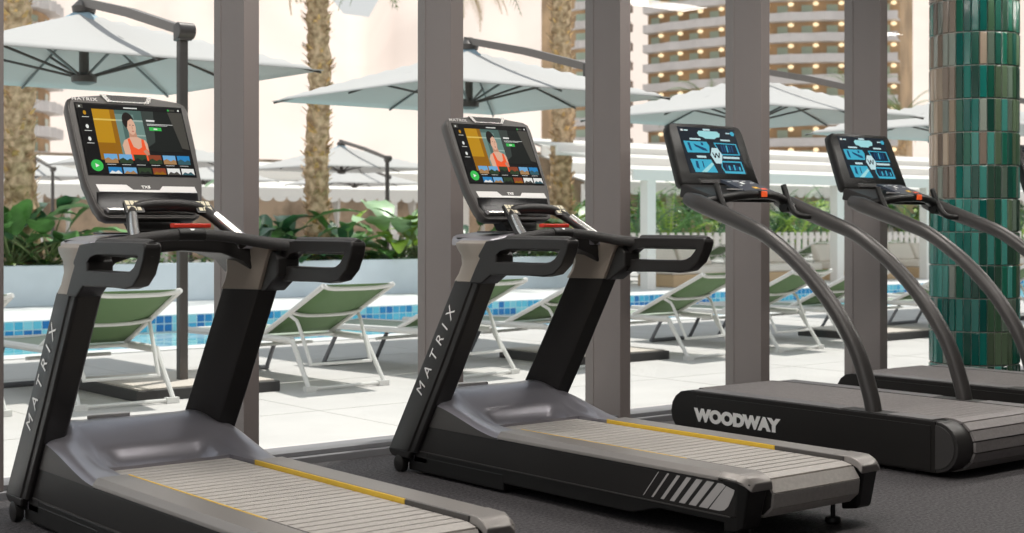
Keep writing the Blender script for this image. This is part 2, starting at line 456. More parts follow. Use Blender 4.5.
        b.loft([cov(.940, 5.152, 5.368, 0), cov(.975, 5.135, 5.335, -.003), cov(1.02, 5.11, 5.315, -.006), cov(1.06, 5.09, 5.318, -.004), cov(1.095, 5.07, 5.342, .004), cov(1.116, 5.06, 5.352, .003), cov(1.130, 5.075, 5.33, -.015)])
        b.build('upright_cover', M['taupe'], root, bevel=.004)
        # handrail loop
        outer = [(5.06, .975), (4.80, .980), (4.70, .978), (4.63, .990), (4.575, 1.030), (4.543, 1.085), (4.530, 1.125), (4.540, 1.140), (4.62, 1.141), (4.95, 1.141), (5.10, 1.128), (5.16, 1.06)]
        inner = [(5.03, 1.037), (4.85, 1.036), (4.69, 1.038), (4.655, 1.043), (4.625, 1.056), (4.605, 1.074), (4.590, 1.091), (4.60, 1.095), (4.645, 1.095), (4.93, 1.094), (4.99, 1.085), (5.03, 1.06)]
        b = mb(); b.ring_x(outer, inner, s_*.442, s_*.378)
        b.prism_x([(5.225, .935), (5.175, 1.01), (5.13, 1.07), (5.06, 1.10), (5.02, 1.07), (5.02, 1.0), (5.055, .978), (5.13, .935)], s_*.4415, s_*.34)
        b.build('handrail', M['side'], root, bevel=.010, bseg=3)
        b = mb(); b.tube([(s_*.411, 4.540, 1.120), (s_*.411, 4.565, 1.120), (s_*.411, 4.97, 1.120)], [.022, .0265, .0265], 16, flat=1.25, up=(0, 0, 1)); b.build('hand_grip', M['grip'], root)
        # cup holder on the dash
        b = mb(); b.lathe([(.046, 0), (.052, .012), (.048, .014), (.040, .010), (.037, 0)], (s_*.33, 5.38, 1.128), 28); b.build('cup_holder', M['black'], root)
    # --- MATRIX lettering on the near upright's outer faces
    for s_ in (-1, 1):
        me = text_mesh('MATRIX', .072, 1.22, offset=0.0, extrude=.0003, spacing=1.85)
        d = Vector((0, -.25, .39))
        mid = Vector((s_*.4335, 5.490, .606))
        up_ = Vector((0, 1, .6)) if s_ < 0 else Vector((0, -1, -.6))
        dd = d if s_ < 0 else -d
        # letters read along the post; the glyph tops point to the window side
        mid.x = s_*.4345; place_text('lettering', me, M['white'], root, mid, d, Vector((0, 1, .602)) if s_ < 0 else Vector((0, -1, -.602)), OFF)
    # --- crossbeam and dash
    b = mb()
    pts_t = [(-.32, 1.125), (-.2, 1.150), (0, 1.160), (.2, 1.150), (.32, 1.125)]
    pts_b = [(.32, 1.0), (.27, 1.055), (.17, 1.088), (0, 1.10), (-.17, 1.088), (-.27, 1.055), (-.32, 1.0)]
    b.prism_y(pts_t+pts_b, 5.16, 5.42); b.build('crossbeam', M['side'], root, bevel=.01, bseg=3)
    b = mb()
    dash = [(-.400, 5.12), (-.405, 5.28), (-.375, 5.44), (-.28, 5.56), (-.12, 5.61), (.12, 5.61), (.28, 5.56), (.375, 5.44), (.405, 5.28), (.400, 5.12), (.28, 5.15), (.12, 5.19), (-.12, 5.19), (-.28, 5.15)]
    b.loft([[(x, y, 1.105) for x, y in dash], [(x, y, 1.122+.036*(1-(x/.44)**2)) for x, y in dash], [(x*.96, 5.34+(y-5.34)*.93, 1.132+.036*(1-(x/.44)**2)) for x, y in dash]])
    b.build('dash', M['hood'], root, bevel=.004)
    b = mb(); b.prism_z([(-.30, 5.22), (-.17, 5.26), (.17, 5.26), (.30, 5.22), (.26, 5.40), (-.26, 5.40)], 1.164, 1.171); b.build('dash_tray', M['black'], root, bevel=.003)
    b = mb(); b.box((-.02, 5.19, 1.188), (.14, 5.230, 1.206)); b.build('stop_button', M['red'], root, bevel=.005)
    # lower front bar
    b = mb(); b.tube([(-.405, 5.00, 1.118), (-.31, 5.06, 1.130), (-.15, 5.085, 1.155), (0, 5.09, 1.164), (.15, 5.085, 1.155), (.31, 5.06, 1.130), (.405, 5.00, 1.118)], [.025, .024, .022, .022, .022, .024, .025], 16, smooth=5); b.build('front_bar', M['grip'], root)
    b = mb(); b.tube([(-.055, 5.0885, 1.163), (0, 5.09, 1.1645), (.055, 5.0885, 1.163)], .0245, 16); b.build('bar_sleeve', M['black'], root)
    b = mb(); b.poly([(-.010, 5.075, 1.1855), (.010, 5.075, 1.1855), (.005, 5.069, 1.1790), (-.005, 5.069, 1.1790)]); b.build('emblem', M['white'], root, smooth=False)
    # upper arch with pulse sensors
    b = mb(); b.tube([(-.155, 5.285, 1.252), (-.13, 5.29, 1.268), (-.06, 5.295, 1.278), (.06, 5.295, 1.278), (.13, 5.29, 1.268), (.155, 5.285, 1.252)], [.020, .023, .025, .025, .023, .020], 14, smooth=4); b.build('top_bar', M['side'], root)
    for s_ in (-1, 1):
        b = mb(); b.tube([(s_*.225, 5.085, 1.125), (s_*.205, 5.15, 1.172), (s_*.172, 5.24, 1.232), (s_*.152, 5.29, 1.258)], [.023, .023, .022, .022], 14, smooth=4); b.build('bar_post', M['side'], root)
        b = mb(); b.tube([(s_*.2262, 5.082, 1.148), (s_*.2065, 5.141, 1.184), (s_*.176, 5.222, 1.240)], [.017, .018, .017], 12, smooth=4); b.build('pulse_sensor', M['chrome'], root)
        b = mb(); b.m(M['black']); b.loft([[(s_*.192, 5.245, 1.248), (s_*.112, 5.250, 1.250), (s_*.112, 5.300, 1.298), (s_*.182, 5.298, 1.296)], [(s_*.190, 5.260, 1.240), (s_*.114, 5.265, 1.242), (s_*.114, 5.312, 1.285), (s_*.180, 5.310, 1.283)]])
        b.m(mat_key)
        for kx in range(3):
            for ky in range(2):
                x_ = s_*(.131+.020*kx); y_ = 5.256+.022*ky; z_ = 1.2575+.021*ky
                b.poly([(x_-.008, y_-.0015, z_), (x_+.008, y_-.0015, z_), (x_+.008, y_+.0155, z_+.0165), (x_-.008, y_+.0155, z_+.0165)])
        b.build('keypad', None, root)
    # --- console
    cu = (-.022, 5.383, 1.222); th = math.radians(26.6)
    U_ = Vector((0, math.sin(th), math.cos(th))); Nn = Vector((0, -math.cos(th), math.sin(th)))
    def P(s, t, d=0): return Vector(cu) + Vector((s*.982, 0, 0)) + U_*t + Nn*d
    outl = [(-.185, .0), (-.212, .012), (-.232, .050), (-.257, .16), (-.266, .35), (-.268, .51), (-.260, .538), (-.235, .552), (-.12, .567), (0, .572), (.12, .567), (.235, .552), (.260, .538), (.268, .51), (.266, .35), (.257, .16), (.232, .050), (.212, .012), (.185, .0)]
    def ring(sc, d, dt=0): return [P(s*sc, .275+(t-.275)*sc+dt, d) for s, t in outl]
    b = mb(); b.m(M['taupe_d']); b.loft([ring(.93, -.060), ring(.985, -.045), ring(1.0, -.018), ring(1.0, .0), ring(.985, .006)]); b.build('console', None, root, sharp=50)
    b = mb(); b.loft([ring(.45, -.085), ring(.80, -.058)]); b.build('console_back', M['black'], root, bevel=.01)
    b = mb(); fr_ = [(s*.968, .275+(t-.275)*.968) for s, t in outl]; b.loft([[P(s, t, .0) for s, t in fr_], [P(s, t, .0085) for s, t in fr_]]); b.build('front_panel', M['grey2'], root, bevel=.002)
    b = mb(); b.loft([[P(s, t, d) for s, t in ((-.238, .190), (.238, .190), (.238, .524), (-.238, .524))] for d in (.007, .0095)]); b.build('bezel', M['gloss'], root)
    # silver accent + tray + lip
    b = mb(); b.poly([P(*q, .0105) for q in ((-.215, .150), (-.085, .150), (-.060, .128), (.055, .128), (.072, .146), (.215, .146), (.222, .118), (-.205, .118))]); b.build('accent_strip', M['satin'], root, smooth=False)
    b = mb(); b.loft([[P(*q, .0088) for q in ((-.218, .116), (.224, .116), (.215, .035), (.19, .022), (-.19, .022), (-.225, .07))], [P(*q, .0125) for q in ((-.212, .112), (.218, .112), (.20, .060), (.18, .052), (-.18, .052), (-.21, .075))]]); b.build('tablet_tray', M['gloss'], root)
    b = mb(); b.loft([[P(-.205, .040, .012), P(.205, .040, .012), P(.19, .018, .012), P(-.19, .018, .012)], [P(-.20, .036, .032), P(.20, .036, .032), P(.188, .024, .032), P(-.188, .024, .032)]]); b.build('tray_lip', M['chrome'], root, bevel=.003)
    # fan vent
    b = mb(); b.m(M['chrome'])
    vo = [(-.118, .566), (.112, .566), (.090, .532), (-.092, .532)]; vi = [(-.096, .563), (.090, .563), (.076, .538), (-.076, .538)]
    V0 = [b.v(P(s, t, .0125)) for s, t in vo]; V1 = [b.v(P(s, t, .0125)) for s, t in vi]; V2 = [b.v(P(s, t, .006)) for s, t in vo]
    for j in range(4):
        k_ = (j+1) % 4; b._f([V0[j], V0[k_], V1[k_], V1[j]]); b._f([V2[j], V2[k_], V0[k_], V0[j]])
    b.m(M['grey2']); b.poly([P(s, t, .0105) for s, t in vi])
    b.m(M['black'])
    for kx in range(14):
        s0 = -.073+.0108*kx; b.poly([P(s0, .541, .0112), P(s0+.005, .541, .0112), P(s0+.005, .560, .0112), P(s0, .560, .0112)])
    b.build('fan_vent', None, root, smooth=False)
    me = text_mesh('MATRIX', .020, 1.35, offset=.0004, spacing=1.15); place_text('lettering', me, M['silver'], root, P(-.190, .541, .0092), (1, 0, 0), U_, OFF)
    me = text_mesh('TXS', .016, 1.25, offset=.0006, spacing=1.1); place_text('lettering', me, M['white'], root, P(-.002, .141, .0092), (1, 0, 0), U_, OFF)
    # console neck
    b = mb(); b.loft([[(-.09, 5.37, 1.17), (.09, 5.37, 1.17), (.09, 5.47, 1.17), (-.09, 5.47, 1.17)], [(-.13, 5.42, 1.26), (.13, 5.42, 1.26), (.13, 5.48, 1.26), (-.13, 5.48, 1.26)]]); b.build('console_neck', M['black'], root, bevel=.008)
    # --- display: the picture the screen shows
    b = mb()
    SW, SB, SH = .232, .198, .318
    lay = [0]
    def Q(px, py, d): return P(-SW + 2*SW*px, SB + SH*(1-py), d)     # px,py 0..1 from the top left
    def pp(m_, pts):
        lay[0] += 1; b.m(m_); b.poly([Q(x, y, .0100 + .00004*lay[0]) for x, y in pts])
    def rect(m_, x0, y0, x1, y1): pp(m_, [(x0, y0), (x1, y0), (x1, y1), (x0, y1)])
    def ell(m_, x, y, rx, ry, n=20, a0=0, a1=2*PI): pp(m_, [(x+rx*math.cos(a0+(a1-a0)*i/n), y+ry*math.sin(a0+(a1-a0)*i/n)) for i in range(n)])
    S = SCR
    rect(S['ink'], 0, 0, 1, 1)
    rect(S['gold'], .135, .06, .36, .80); rect(S['gold2'], .30, .06, .36, .80); rect(S['gold3'], .135, .20, .36, .225); rect(S['gold2'], .135, .55, .30, .80)
    rect(S['teal'], .345, .06, .60, .80); rect(S['teal2'], .345, .06, .60, .12); rect(S['teal3'], .345, .20, .60, .225); rect(S['teal3'], .50, .42, .60, .44)
    rect(S['teal2'], .40, .225, .44, .60); rect(S['teal2'], .52, .10, .60, .20)
    # the woman in the picture: hair, face, neck, shoulders, orange top
    ell(S['hair'], .455, .215, .052, .125); 
    pp(S['skin2'], [(.448, .34), (.512, .36), (.520, .52), (.44, .52)])
    pp(S['skin'], [(.385, .51), (.450, .455), (.52, .455), (.585, .50), (.60, .55), (.60, .73), (.37, .73), (.360, .58)])
    ell(S['skin'], .478, .300, .042, .122)
    pp(S['hair'], [(.428, .29), (.430, .17), (.455, .115), (.495, .125), (.520, .20), (.488, .185), (.455, .22), (.440, .31)])
    rect(S['hair'], .461, .275, .476, .283); rect(S['hair'], .492, .277, .507, .285)
    rect(S['skin2'], .483, .295, .489, .340); pp(S['lip'], [(.473, .368), (.486, .361), (.499, .368), (.486, .380)])
    pp(S['top'], [(.418, .485), (.440, .475), (.462, .60), (.505, .635), (.540, .60), (.548, .480), (.570, .490), (.578, .62), (.600, .66), (.600, .80), (.415, .80), (.425, .66)])
    pp(S['skin2'], [(.545, .66), (.575, .63), (.60, .68), (.60, .74), (.57, .72)])
    # right info panel
    rect(S['ink2'], .60, .06, .93, .66); pp(S['smoke'], [(.60, .06), (.72, .06), (.68, .52), (.60, .60)]); pp(S['smoke2'], [(.86, .06), (1, .06), (1, .62), (.93, .60)])
    rect(S['white'], .635, .190, .715, .215); rect(S['white'], .635, .250, .885, .257); rect(S['white'], .635, .268, .83, .274); rect(S['green'], .648, .30, .765, .350); rect(S['white'], .69, .315, .725, .335)
    # top and side bars
    rect(S['bar'], 0, 0, 1, .062); rect(S['white'], .44, .020, .57, .036); rect(S['smoke2'], .0, .0, .06, .06); rect(S['white'], .02, .02, .036, .045); rect(S['green'], .865, .018, .880, .045); rect(S['smoke2'], .88, .018, .935, .045); rect(S['white'], .965, .018, .98, .042)
    rect(S['bar'], 0, .062, .135, 1); rect(S['bar'], .12, .80, 1, 1)
    for yy, cc in ((.125, 'gold'), (.325, 'white'), (.505, 'white')):
        ell(S[cc], .066, yy, .014, .030); rect(S['white'], .035, yy+.058, .100, yy+.066)
    ell(S['green'], .085, .885, .055, .083, 28); pp(S['white'], [(.070, .855), (.070, .915), (.106, .885)])
    cols = [('sky', 'sand'), ('sky', 'pine'), ('pine', 'ink2'), ('rust', 'pine'), ('sky', 'sand'), ('sky2', 'sea')]
    for i, (a_, c_) in enumerate(cols):
        x0 = .165 + i*.138
        rect(S[a_], x0, .715, x0+.122, .845); pp(S[c_], [(x0, .845), (x0, .79), (x0+.035, .765), (x0+.07, .80), (x0+.10, .775), (x0+.122, .79), (x0+.122, .845)]); rect(S['white'], x0+.012, .862, x0+.095, .868)
    cols = [('sky2', 'white'), ('sky', 'sand'), ('pine', 'ink2'), ('rust', 'gold2'), ('white', 'smoke2'), ('white', 'sea')]
    for i, (a_, c_) in enumerate(cols):
        x0 = .180 + i*.138
        rect(S[a_], x0, .905, x0+.122, .997); pp(S[c_], [(x0, .997), (x0+.03, .955), (x0+.06, .975), (x0+.09, .95), (x0+.122, .997)])
    b.build('display', None, root, smooth=False)
    for ch in root.children:                  # deck is a little slimmer than the span of the uprights
        if ch.name.split('.')[0] in ('side_panel', 'lower_skirt', 'crease_highlight', 'side_rail', 'rail_end_cap', 'rear_bumper', 'chevron_decal', 'motor_hood'):
            for v in ch.data.vertices:
                if abs(v.co.x) > .30: v.co.x -= math.copysign((abs(v.co.x)-.30)*.20, v.co.x)
    return root

M['taupe_d'] = mat('console_shell', (.080, .074, .070), .4, .3, bump=.05, bscale=600)
M['grey2'] = mat('console_face', (.060, .056, .053), .42, .25, bump=.05, bscale=700)
mat_key = mat('pale_key', (.62, .56, .40), .5)
SCR = {k: screen('screen_'+k, *c) for k, c in dict(ink=(22, 22, 22), ink2=(26, 30, 28), gold=(190, 140, 20), gold2=(150, 100, 12), gold3=(222, 190, 90), teal=(112, 140, 132), teal2=(78, 104, 98), teal3=(158, 178, 168),
    hair=(34, 28, 26), skin=(222, 176, 150), skin2=(196, 142, 116), lip=(176, 84, 74), top=(246, 92, 46), smoke=(58, 66, 62), smoke2=(72, 70, 64), white=(232, 232, 228), green=(60, 192, 84), bar=(14, 14, 15),
    sky=(112, 170, 214), sky2=(40, 130, 190), sand=(168, 128, 84), pine=(44, 64, 40), rust=(140, 66, 40), sea=(50, 90, 100),
    wnavy=(28, 36, 46), wcyan=(66, 176, 206), wblue=(20, 70, 110), wdark=(14, 34, 56), wpale=(198, 226, 230), wice=(160, 220, 224)).items()}

t1 = treadmill(4.388)
tag(t1, 'treadmill second from the left, complete in view, with silver slanted stripes near its rear end', 'treadmill', 'video screen treadmills')
t2 = copy_tree(t1); t2.location.x = 2.505
tag(t2, 'nearest treadmill at the left, its slatted belt running out of the picture bottom', 'treadmill', 'video screen treadmills')

# ================================================================== WOODWAY TREADMILL
def woodway(cx):
    YO = 4.85
    root = empty('treadmill', (cx, YO, 0)); OFF = (0, YO, 0)
    def mb(): return MB(OFF)
    R, ZT = .125, .272
    zc = ZT - R - .004
    for s_ in (-1, 1):
        xo, xi = s_*.44, s_*.325
        # long body with rounded window end
        prof = [(4.06, .022), (4.06, ZT)]
        pr = [(4.06, .020), (4.06, ZT-.004)]
        for i in range(9):
            a = PI/2 - PI*i/8; pr.append((5.70 + .122*math.cos(a), .146 + .122*math.sin(a)))
        b = mb(); b.prism_x(pr, xo, xi); b.build('side_body', M['wside'], root, bevel=.005)
        # recessed cover plate
        b = mb(); b.prism_x([(4.085, .030), (4.085, .245), (5.62, .245), (5.62, .030)], s_*.4435, s_*.438); b.build('cover_plate', M['wside2'], root, bevel=.002)
        # half drum cover at the user end
        pr = [(4.06, .022)]
        for i in range(13):
            a = -PI/2 - PI*i/12; pr.append((4.06 + .122*math.cos(a), .144+.122*math.sin(a)))
        b = mb(); b.prism_x(pr, s_*.436, s_*.318); b.build('drum_cover', M['wedge2'], root, bevel=.004)
        pr2 = [(4.062 + (y-4.06)*.86, .144+(z-.144)*.86) for y, z in pr]
        b = mb(); b.prism_x(pr2, s_*.4395, s_*.434); b.build('drum_face', M['wedge'], root, bevel=.002)
        # grey top strip
        b = mb(); b.box((s_*.435, 4.62, ZT-.004), (s_*.330, 5.66, ZT+.003)); b.build('step_strip', M['wtop'], root, bevel=.002)
        b = mb(); b.box((s_*.435, 4.08, ZT-.004), (s_*.330, 4.34, ZT+.003)); b.build('step_strip', M['wtop'], root, bevel=.002)
        b = mb(); b.box((s_*.43, 4.345, ZT-.004), (s_*.335, 4.615, ZT+.001)); b.build('tube_plate', M['wedge'], root, bevel=.002)
        for fy in (4.2, 5.55):
            b = mb(); b.box((s_*.40, fy, 0), (s_*.34, fy+.06, .03)); b.build('foot', M['black'], root)
        me = text_mesh('WOODWAY', .090, 1.15, offset=.0065, spacing=1.02)
        place_text('lettering', me, M['white'], root, (s_*.4442, 5.325, .137), (0, s_, 0), (0, 0, 1), OFF)
        # tubes
        X = s_*.388
        pts = [(X, 5.745, 1.350), (X, 5.66, 1.325), (X, 5.52, 1.276), (X, 5.33, 1.21), (X, 5.157, 1.143), (X, 4.945, 1.005), (X, 4.775, .855), (X, 4.655, .717), (X, 4.545, .540), (X, 4.475, .352), (X, 4.455, .268)]
        b = mb(); b.tube(pts, [.036, .050, .047, .044]+[.041]*7, 20, smooth=4); b.build('arm_tube', M['tube'], root)
        b = mb(); b.tube([(X, 5.50, 1.269), (X, 5.49, 1.2655)], .0445, 20); b.build('tube_joint', M['black'], root)
        b = mb(); b.tube([(X-s_*.03, 5.46, 1.250), (X-s_*.085, 5.50, 1.255), (X-s_*.100, 5.54, 1.285), (X-s_*.100, 5.58, 1.35), (X-s_*.100, 5.615, 1.435)], [.016, .018, .019, .018, .0175], 14, smooth=4); b.build('pulse_grip', M['black'], root)
        b = mb(); b.tube([(X-s_*.02, 5.60, 1.305), (X-s_*.12, 5.60, 1.305)], .032, 16); b.build('grip_mount', M['black'], root)
    b = mb(); b.m(M['belt2'])
    slat = .056; y = 5.72; hw = .316; yr = 4.05; r = .128
    while y > yr:
        b.box((-hw, y-slat+.005, ZT-.012), (hw, y, ZT))
        for kx in range(3): b.box((-hw+.005, y-.012-.016*kx-.001, ZT), (hw-.005, y-.012-.016*kx+.001, ZT+.0009))
        y -= slat
    a = PI/2 + .05
    st = slat/r
    while a < PI*1.5:
        p = [(yr+r*math.cos(a), ZT-r+r*math.sin(a)), (yr+r*math.cos(a+st*.88), ZT-r+r*math.sin(a+st*.88))]
        q = [(yr+(r-.012)*math.cos(a+st*.88), ZT-r+(r-.012)*math.sin(a+st*.88)), (yr+(r-.012)*math.cos(a), ZT-r+(r-.012)*math.sin(a))]
        b.prism_x(p+q, -hw, hw); a += st
    b.m(M['beltgap']); b.box((-hw+.004, 4.05, .03), (hw-.004, 5.72, ZT-.013)); b.lathe([(.114, -hw+.004), (.114, hw-.004)], (0, yr, ZT-r), 20, 'x'); b.lathe([(.118, -hw), (.118, hw)], (0, 5.70, .146), 20, 'x')
    b.build('running_belt', None, root, sharp=20)
    # head: yoke + keypad + console
    b = mb(); b.tube([(-.37, 5.66, 1.325), (-.25, 5.60, 1.352), (-.10, 5.555, 1.372), (.10, 5.555, 1.372), (.25, 5.60, 1.352), (.37, 5.66, 1.325)], [.035, .034, .030, .030, .034, .035], 16, smooth=4, flat=.85); b.build('yoke', M['black'], root)
    b = mb(); b.loft([[(-.33, 5.62, 1.33), (.33, 5.62, 1.33), (.34, 5.86, 1.36), (-.34, 5.86, 1.36)], [(-.30, 5.63, 1.365), (.30, 5.63, 1.365), (.33, 5.85, 1.44), (-.33, 5.85, 1.44)]]); b.build('console_shelf', M['side'], root, bevel=.012, bseg=3)
    b = mb(); b.m(M['pad']); b.loft([[(-.06, 5.60, 1.382), (.20, 5.60, 1.382), (.20, 5.80, 1.452), (-.06, 5.80, 1.452)], [(-.055, 5.605, 1.398), (.195, 5.605, 1.398), (.195, 5.795, 1.466), (-.055, 5.795, 1.466)]])
    def K(m_, x, t, w_, h_):
        b.m(m_); y0 = 5.605+.19*t; z0 = 1.3995+.068*t; dy = .19*h_; dz = .068*h_
        b.poly([(x, y0, z0), (x+w_, y0, z0), (x+w_, y0+dy, z0+dz), (x, y0+dy, z0+dz)])
    for (x, t, w_, h_) in ((-.04, .78, .03, .05), (.02, .84, .05, .06), (.05, .62, .028, .16), (.10, .86, .03, .04), (.14, .70, .035, .05), (.0, .45, .02, .05)): K(M['white'], x, t, w_, h_)
    K(mat_yel, .075, .20, .04, .16); K(M['orange'], .12, .12, .045, .12)
    b.build('keypad', None, root, smooth=False)
    b = mb(); b.m(M['black']); b.box((-.03, 5.515, 1.352), (.03, 5.57, 1.398)); b.m(M['orange']); b.box((-.020, 5.502, 1.360), (.020, 5.52, 1.394)); b.build('stop_button', None, root, bevel=.004)
    b = mb(); b.box((-.20, 5.60, 1.402), (-.08, 5.615, 1.408)); b.build('status_strip', M['silver'], root)
    c0 = (0, 5.835, 1.425); th = math.radians(21.5)
    U_ = Vector((0, math.sin(th), math.cos(th))); Nn = Vector((0, -math.cos(th), math.sin(th)))
    def P(s, t, d=0): return Vector(c0) + Vector((s, 0, 0)) + U_*t + Nn*d
    outl = [(-.318, 0), (-.332, .02), (-.328, .10), (-.314, .35), (-.302, .390), (-.275, .402), (0, .406), (.275, .402), (.302, .390), (.314, .35), (.328, .10), (.332, .02), (.318, 0)]
    ring = lambda sc, d: [P(s*sc, .2+(t-.2)*sc, d) for s, t in outl]
    b = mb(); b.loft([ring(.90, -.075), ring(.97, -.06), ring(1.0, -.03), ring(1.0, -.004), ring(.98, .004)]); b.build('console', M['black'], root, sharp=50)
    b = mb(); b.loft([[P(-.19, .012, .003), P(.19, .012, .003), P(.19, .050, .003), P(-.19, .050, .003)], [P(-.18, .018, .012), P(.18, .018, .012), P(.18, .040, .012), P(-.18, .040, .012)]]); b.build('console_ledge', M['side'], root, bevel=.003)
    b = mb(); lay = [0]; SW, SB, SH = .244, .083, .296
    def Q(px, py): return P(-SW+2*SW*px, SB+SH*(1-py), .0050+.00004*lay[0])
    def pp(m_, pts): lay[0] += 1; b.m(m_); b.poly([Q(x, y) for x, y in pts])
    def rect(m_, x0, y0, x1, y1): pp(m_, [(x0, y0), (x1, y0), (x1, y1), (x0, y1)])
    S = SCR
    rect(S['wnavy'], 0, 0, 1, 1)
    rect(S['white'], .045, .05, .085, .09); rect(S['wpale'], .10, .058, .17, .085); rect(S['wpale'], .44, .02, .56, .06); rect(S['wpale'], .83, .085, .90, .11)
    pp(S['wcyan'], [(.90, .10), (.93, .055), (.965, .055), (.985, .10), (.965, .15), (.93, .15)])
    pp(S['wice'], [(.32, .12), (.36, .07), (.68, .07), (.72, .12), (.70, .19), (.64, .205), (.60, .24), (.44, .24), (.40, .205), (.34, .19)])
    rect(S['wpale'], .16, .24, .35, .275); rect(S['wpale'], .70, .24, .87, .275); rect(S['wpale'], .20, .62, .36, .665); rect(S['wpale'], .66, .62, .95, .665)
    pp(S['wcyan'], [(.04, .31), (.44, .31), (.47, .40), (.44, .55), (.06, .56)]); pp(S['wblue'], [(.10, .34), (.14, .34), (.15, .52), (.11, .50)]); pp(S['wblue'], [(.20, .36), (.32, .42), (.40, .46), (.42, .52), (.34, .50), (.22, .42)]); rect(S['wblue'], .33, .33, .37, .39)
    pp(S['wcyan'], [(.56, .32), (.96, .33), (.98, .58), (.64, .59), (.60, .50)]); pp(S['wdark'], [(.585, .345), (.94, .35), (.955, .56), (.655, .565), (.62, .49)])
    for i in range(5): rect(S['wblue'] if i != 2 else S['wcyan'], .67+.045*i, .37, .695+.045*i, .52)
    pp(S['wcyan'], [(.07, .70), (.43, .70), (.49, .98), (.10, .98)]); pp(S['wice'], [(.20, .98), (.43, .76), (.46, .80), (.30, .98)]); pp(S['wblue'], [(.15, .74), (.19, .74), (.19, .92), (.14, .88)]); rect(S['wblue'], .26, .74, .28, .88)
    pp(S['wcyan'], [(.60, .72), (.96, .72), (.98, .99), (.62, .99), (.58, .86)]); pp(S['wdark'], [(.615, .75), (.94, .75), (.95, .94), (.63, .94), (.60, .85)])
    for i in range(6): rect(S['wcyan'] if i % 2 else S['wblue'], .66+.045*i, .80+.02*(i % 3), .69+.045*i, .92)
    pp(S['wpale'], [(.50, .44), (.60, .44), (.655, .60), (.60, .78), (.50, .78), (.445, .60)])
    for a_, c_ in (((.49, .54), (.515, .66)), ((.515, .66), (.55, .55)), ((.55, .55), (.58, .66)), ((.58, .66), (.61, .54))):
        pp(S['wnavy'], [(a_[0]-.010, a_[1]), (a_[0]+.010, a_[1]), (c_[0]+.010, c_[1]), (c_[0]-.010, c_[1])])
    b.build('display', None, root, smooth=False)
    return root
mat_yel = mat('amber_key', (.85, .50, .05), .5)
M['wside2'] = mat('panel_plate', (.0165, .015, .014), .45, bump=.05, bscale=700, spec=.3)
M['wedge2'] = mat('drum_shell', (.030, .028, .027), .42)
M['wtop'] = mat('step_grey', (.19, .18, .18), .5, .2)
w1 = woodway(6.285)
tag(w1, 'black treadmill with curved tube arms and white WOODWAY lettering, whole black side facing the viewer', 'treadmill', 'curved tube treadmills')
w2 = copy_tree(w1); w2.location.x = 7.76
tag(w2, 'black tube-armed treadmill just left of the green tiled column', 'treadmill', 'curved tube treadmills')
w3 = copy_tree(w1); w3.location.x = 9.92
tag(w3, 'tube-armed treadmill cut off by the right edge, only its arm and console corner in view', 'treadmill', 'curved tube treadmills')

# ================================================================== TILED COLUMN
CX, CY, CR = 8.925, 5.88, .307
rc = empty('tiled_column', (CX, CY, 0)); tag(rc, 'round column clad in upright glazed green tiles by the window', 'column')
b = MB((CX, CY, 0)); b.lathe([(CR-.012, 0), (CR-.012, CEIL)], (CX, CY, 0), 40); b.build('core', M['curtain'], rc)
b = MB((CX, CY, 0)); b.m(M['tile'])
rnd = random.Random(3)
NT = 36; RH = .230
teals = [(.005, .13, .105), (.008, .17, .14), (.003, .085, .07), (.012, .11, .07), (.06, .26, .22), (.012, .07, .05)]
warm = [(.40, .32, .24), (.24, .19, .15), (.26, .29, .25)]  # beige and grey tints paint reflections into the cladding
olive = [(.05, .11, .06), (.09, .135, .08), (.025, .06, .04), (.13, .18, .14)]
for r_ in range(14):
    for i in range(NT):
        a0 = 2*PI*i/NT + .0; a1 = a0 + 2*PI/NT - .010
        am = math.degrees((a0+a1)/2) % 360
        # tile tint with painted-in reflections: paler warm west, teal south-west, olive south-east
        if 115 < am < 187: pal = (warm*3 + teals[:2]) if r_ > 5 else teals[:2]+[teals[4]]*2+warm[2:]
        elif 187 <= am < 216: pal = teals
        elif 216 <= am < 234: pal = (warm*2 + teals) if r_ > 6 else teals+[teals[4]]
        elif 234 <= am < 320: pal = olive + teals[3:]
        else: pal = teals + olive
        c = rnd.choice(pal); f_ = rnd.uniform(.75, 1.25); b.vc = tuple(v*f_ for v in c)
        z0, z1 = r_*RH+.004, min(CEIL-.003, (r_+1)*RH-.002)
        jt = rnd.uniform(-.002, .002)
        p = lambda a, rr, z: (CX+rr*math.cos(a), CY+rr*math.sin(a), z)
        e = .006
        ea = e/CR
        O = [b.v(p(a0, CR-.006, z0)), b.v(p(a1, CR-.006, z0)), b.v(p(a1, CR-.006, z1)), b.v(p(a0, CR-.006, z1))]
        I = [b.v(p(a0+ea, CR+jt, z0+e)), b.v(p(a1-ea, CR-jt, z0+e)), b.v(p(a1-ea, CR-jt, z1-e)), b.v(p(a0+ea, CR+jt, z1-e))]
        b._f(I)
        for j in range(4): k_ = (j+1) % 4; b._f([O[j], O[k_], I[k_], I[j]])
b.build('tile_cladding', None, rc, smooth=False)

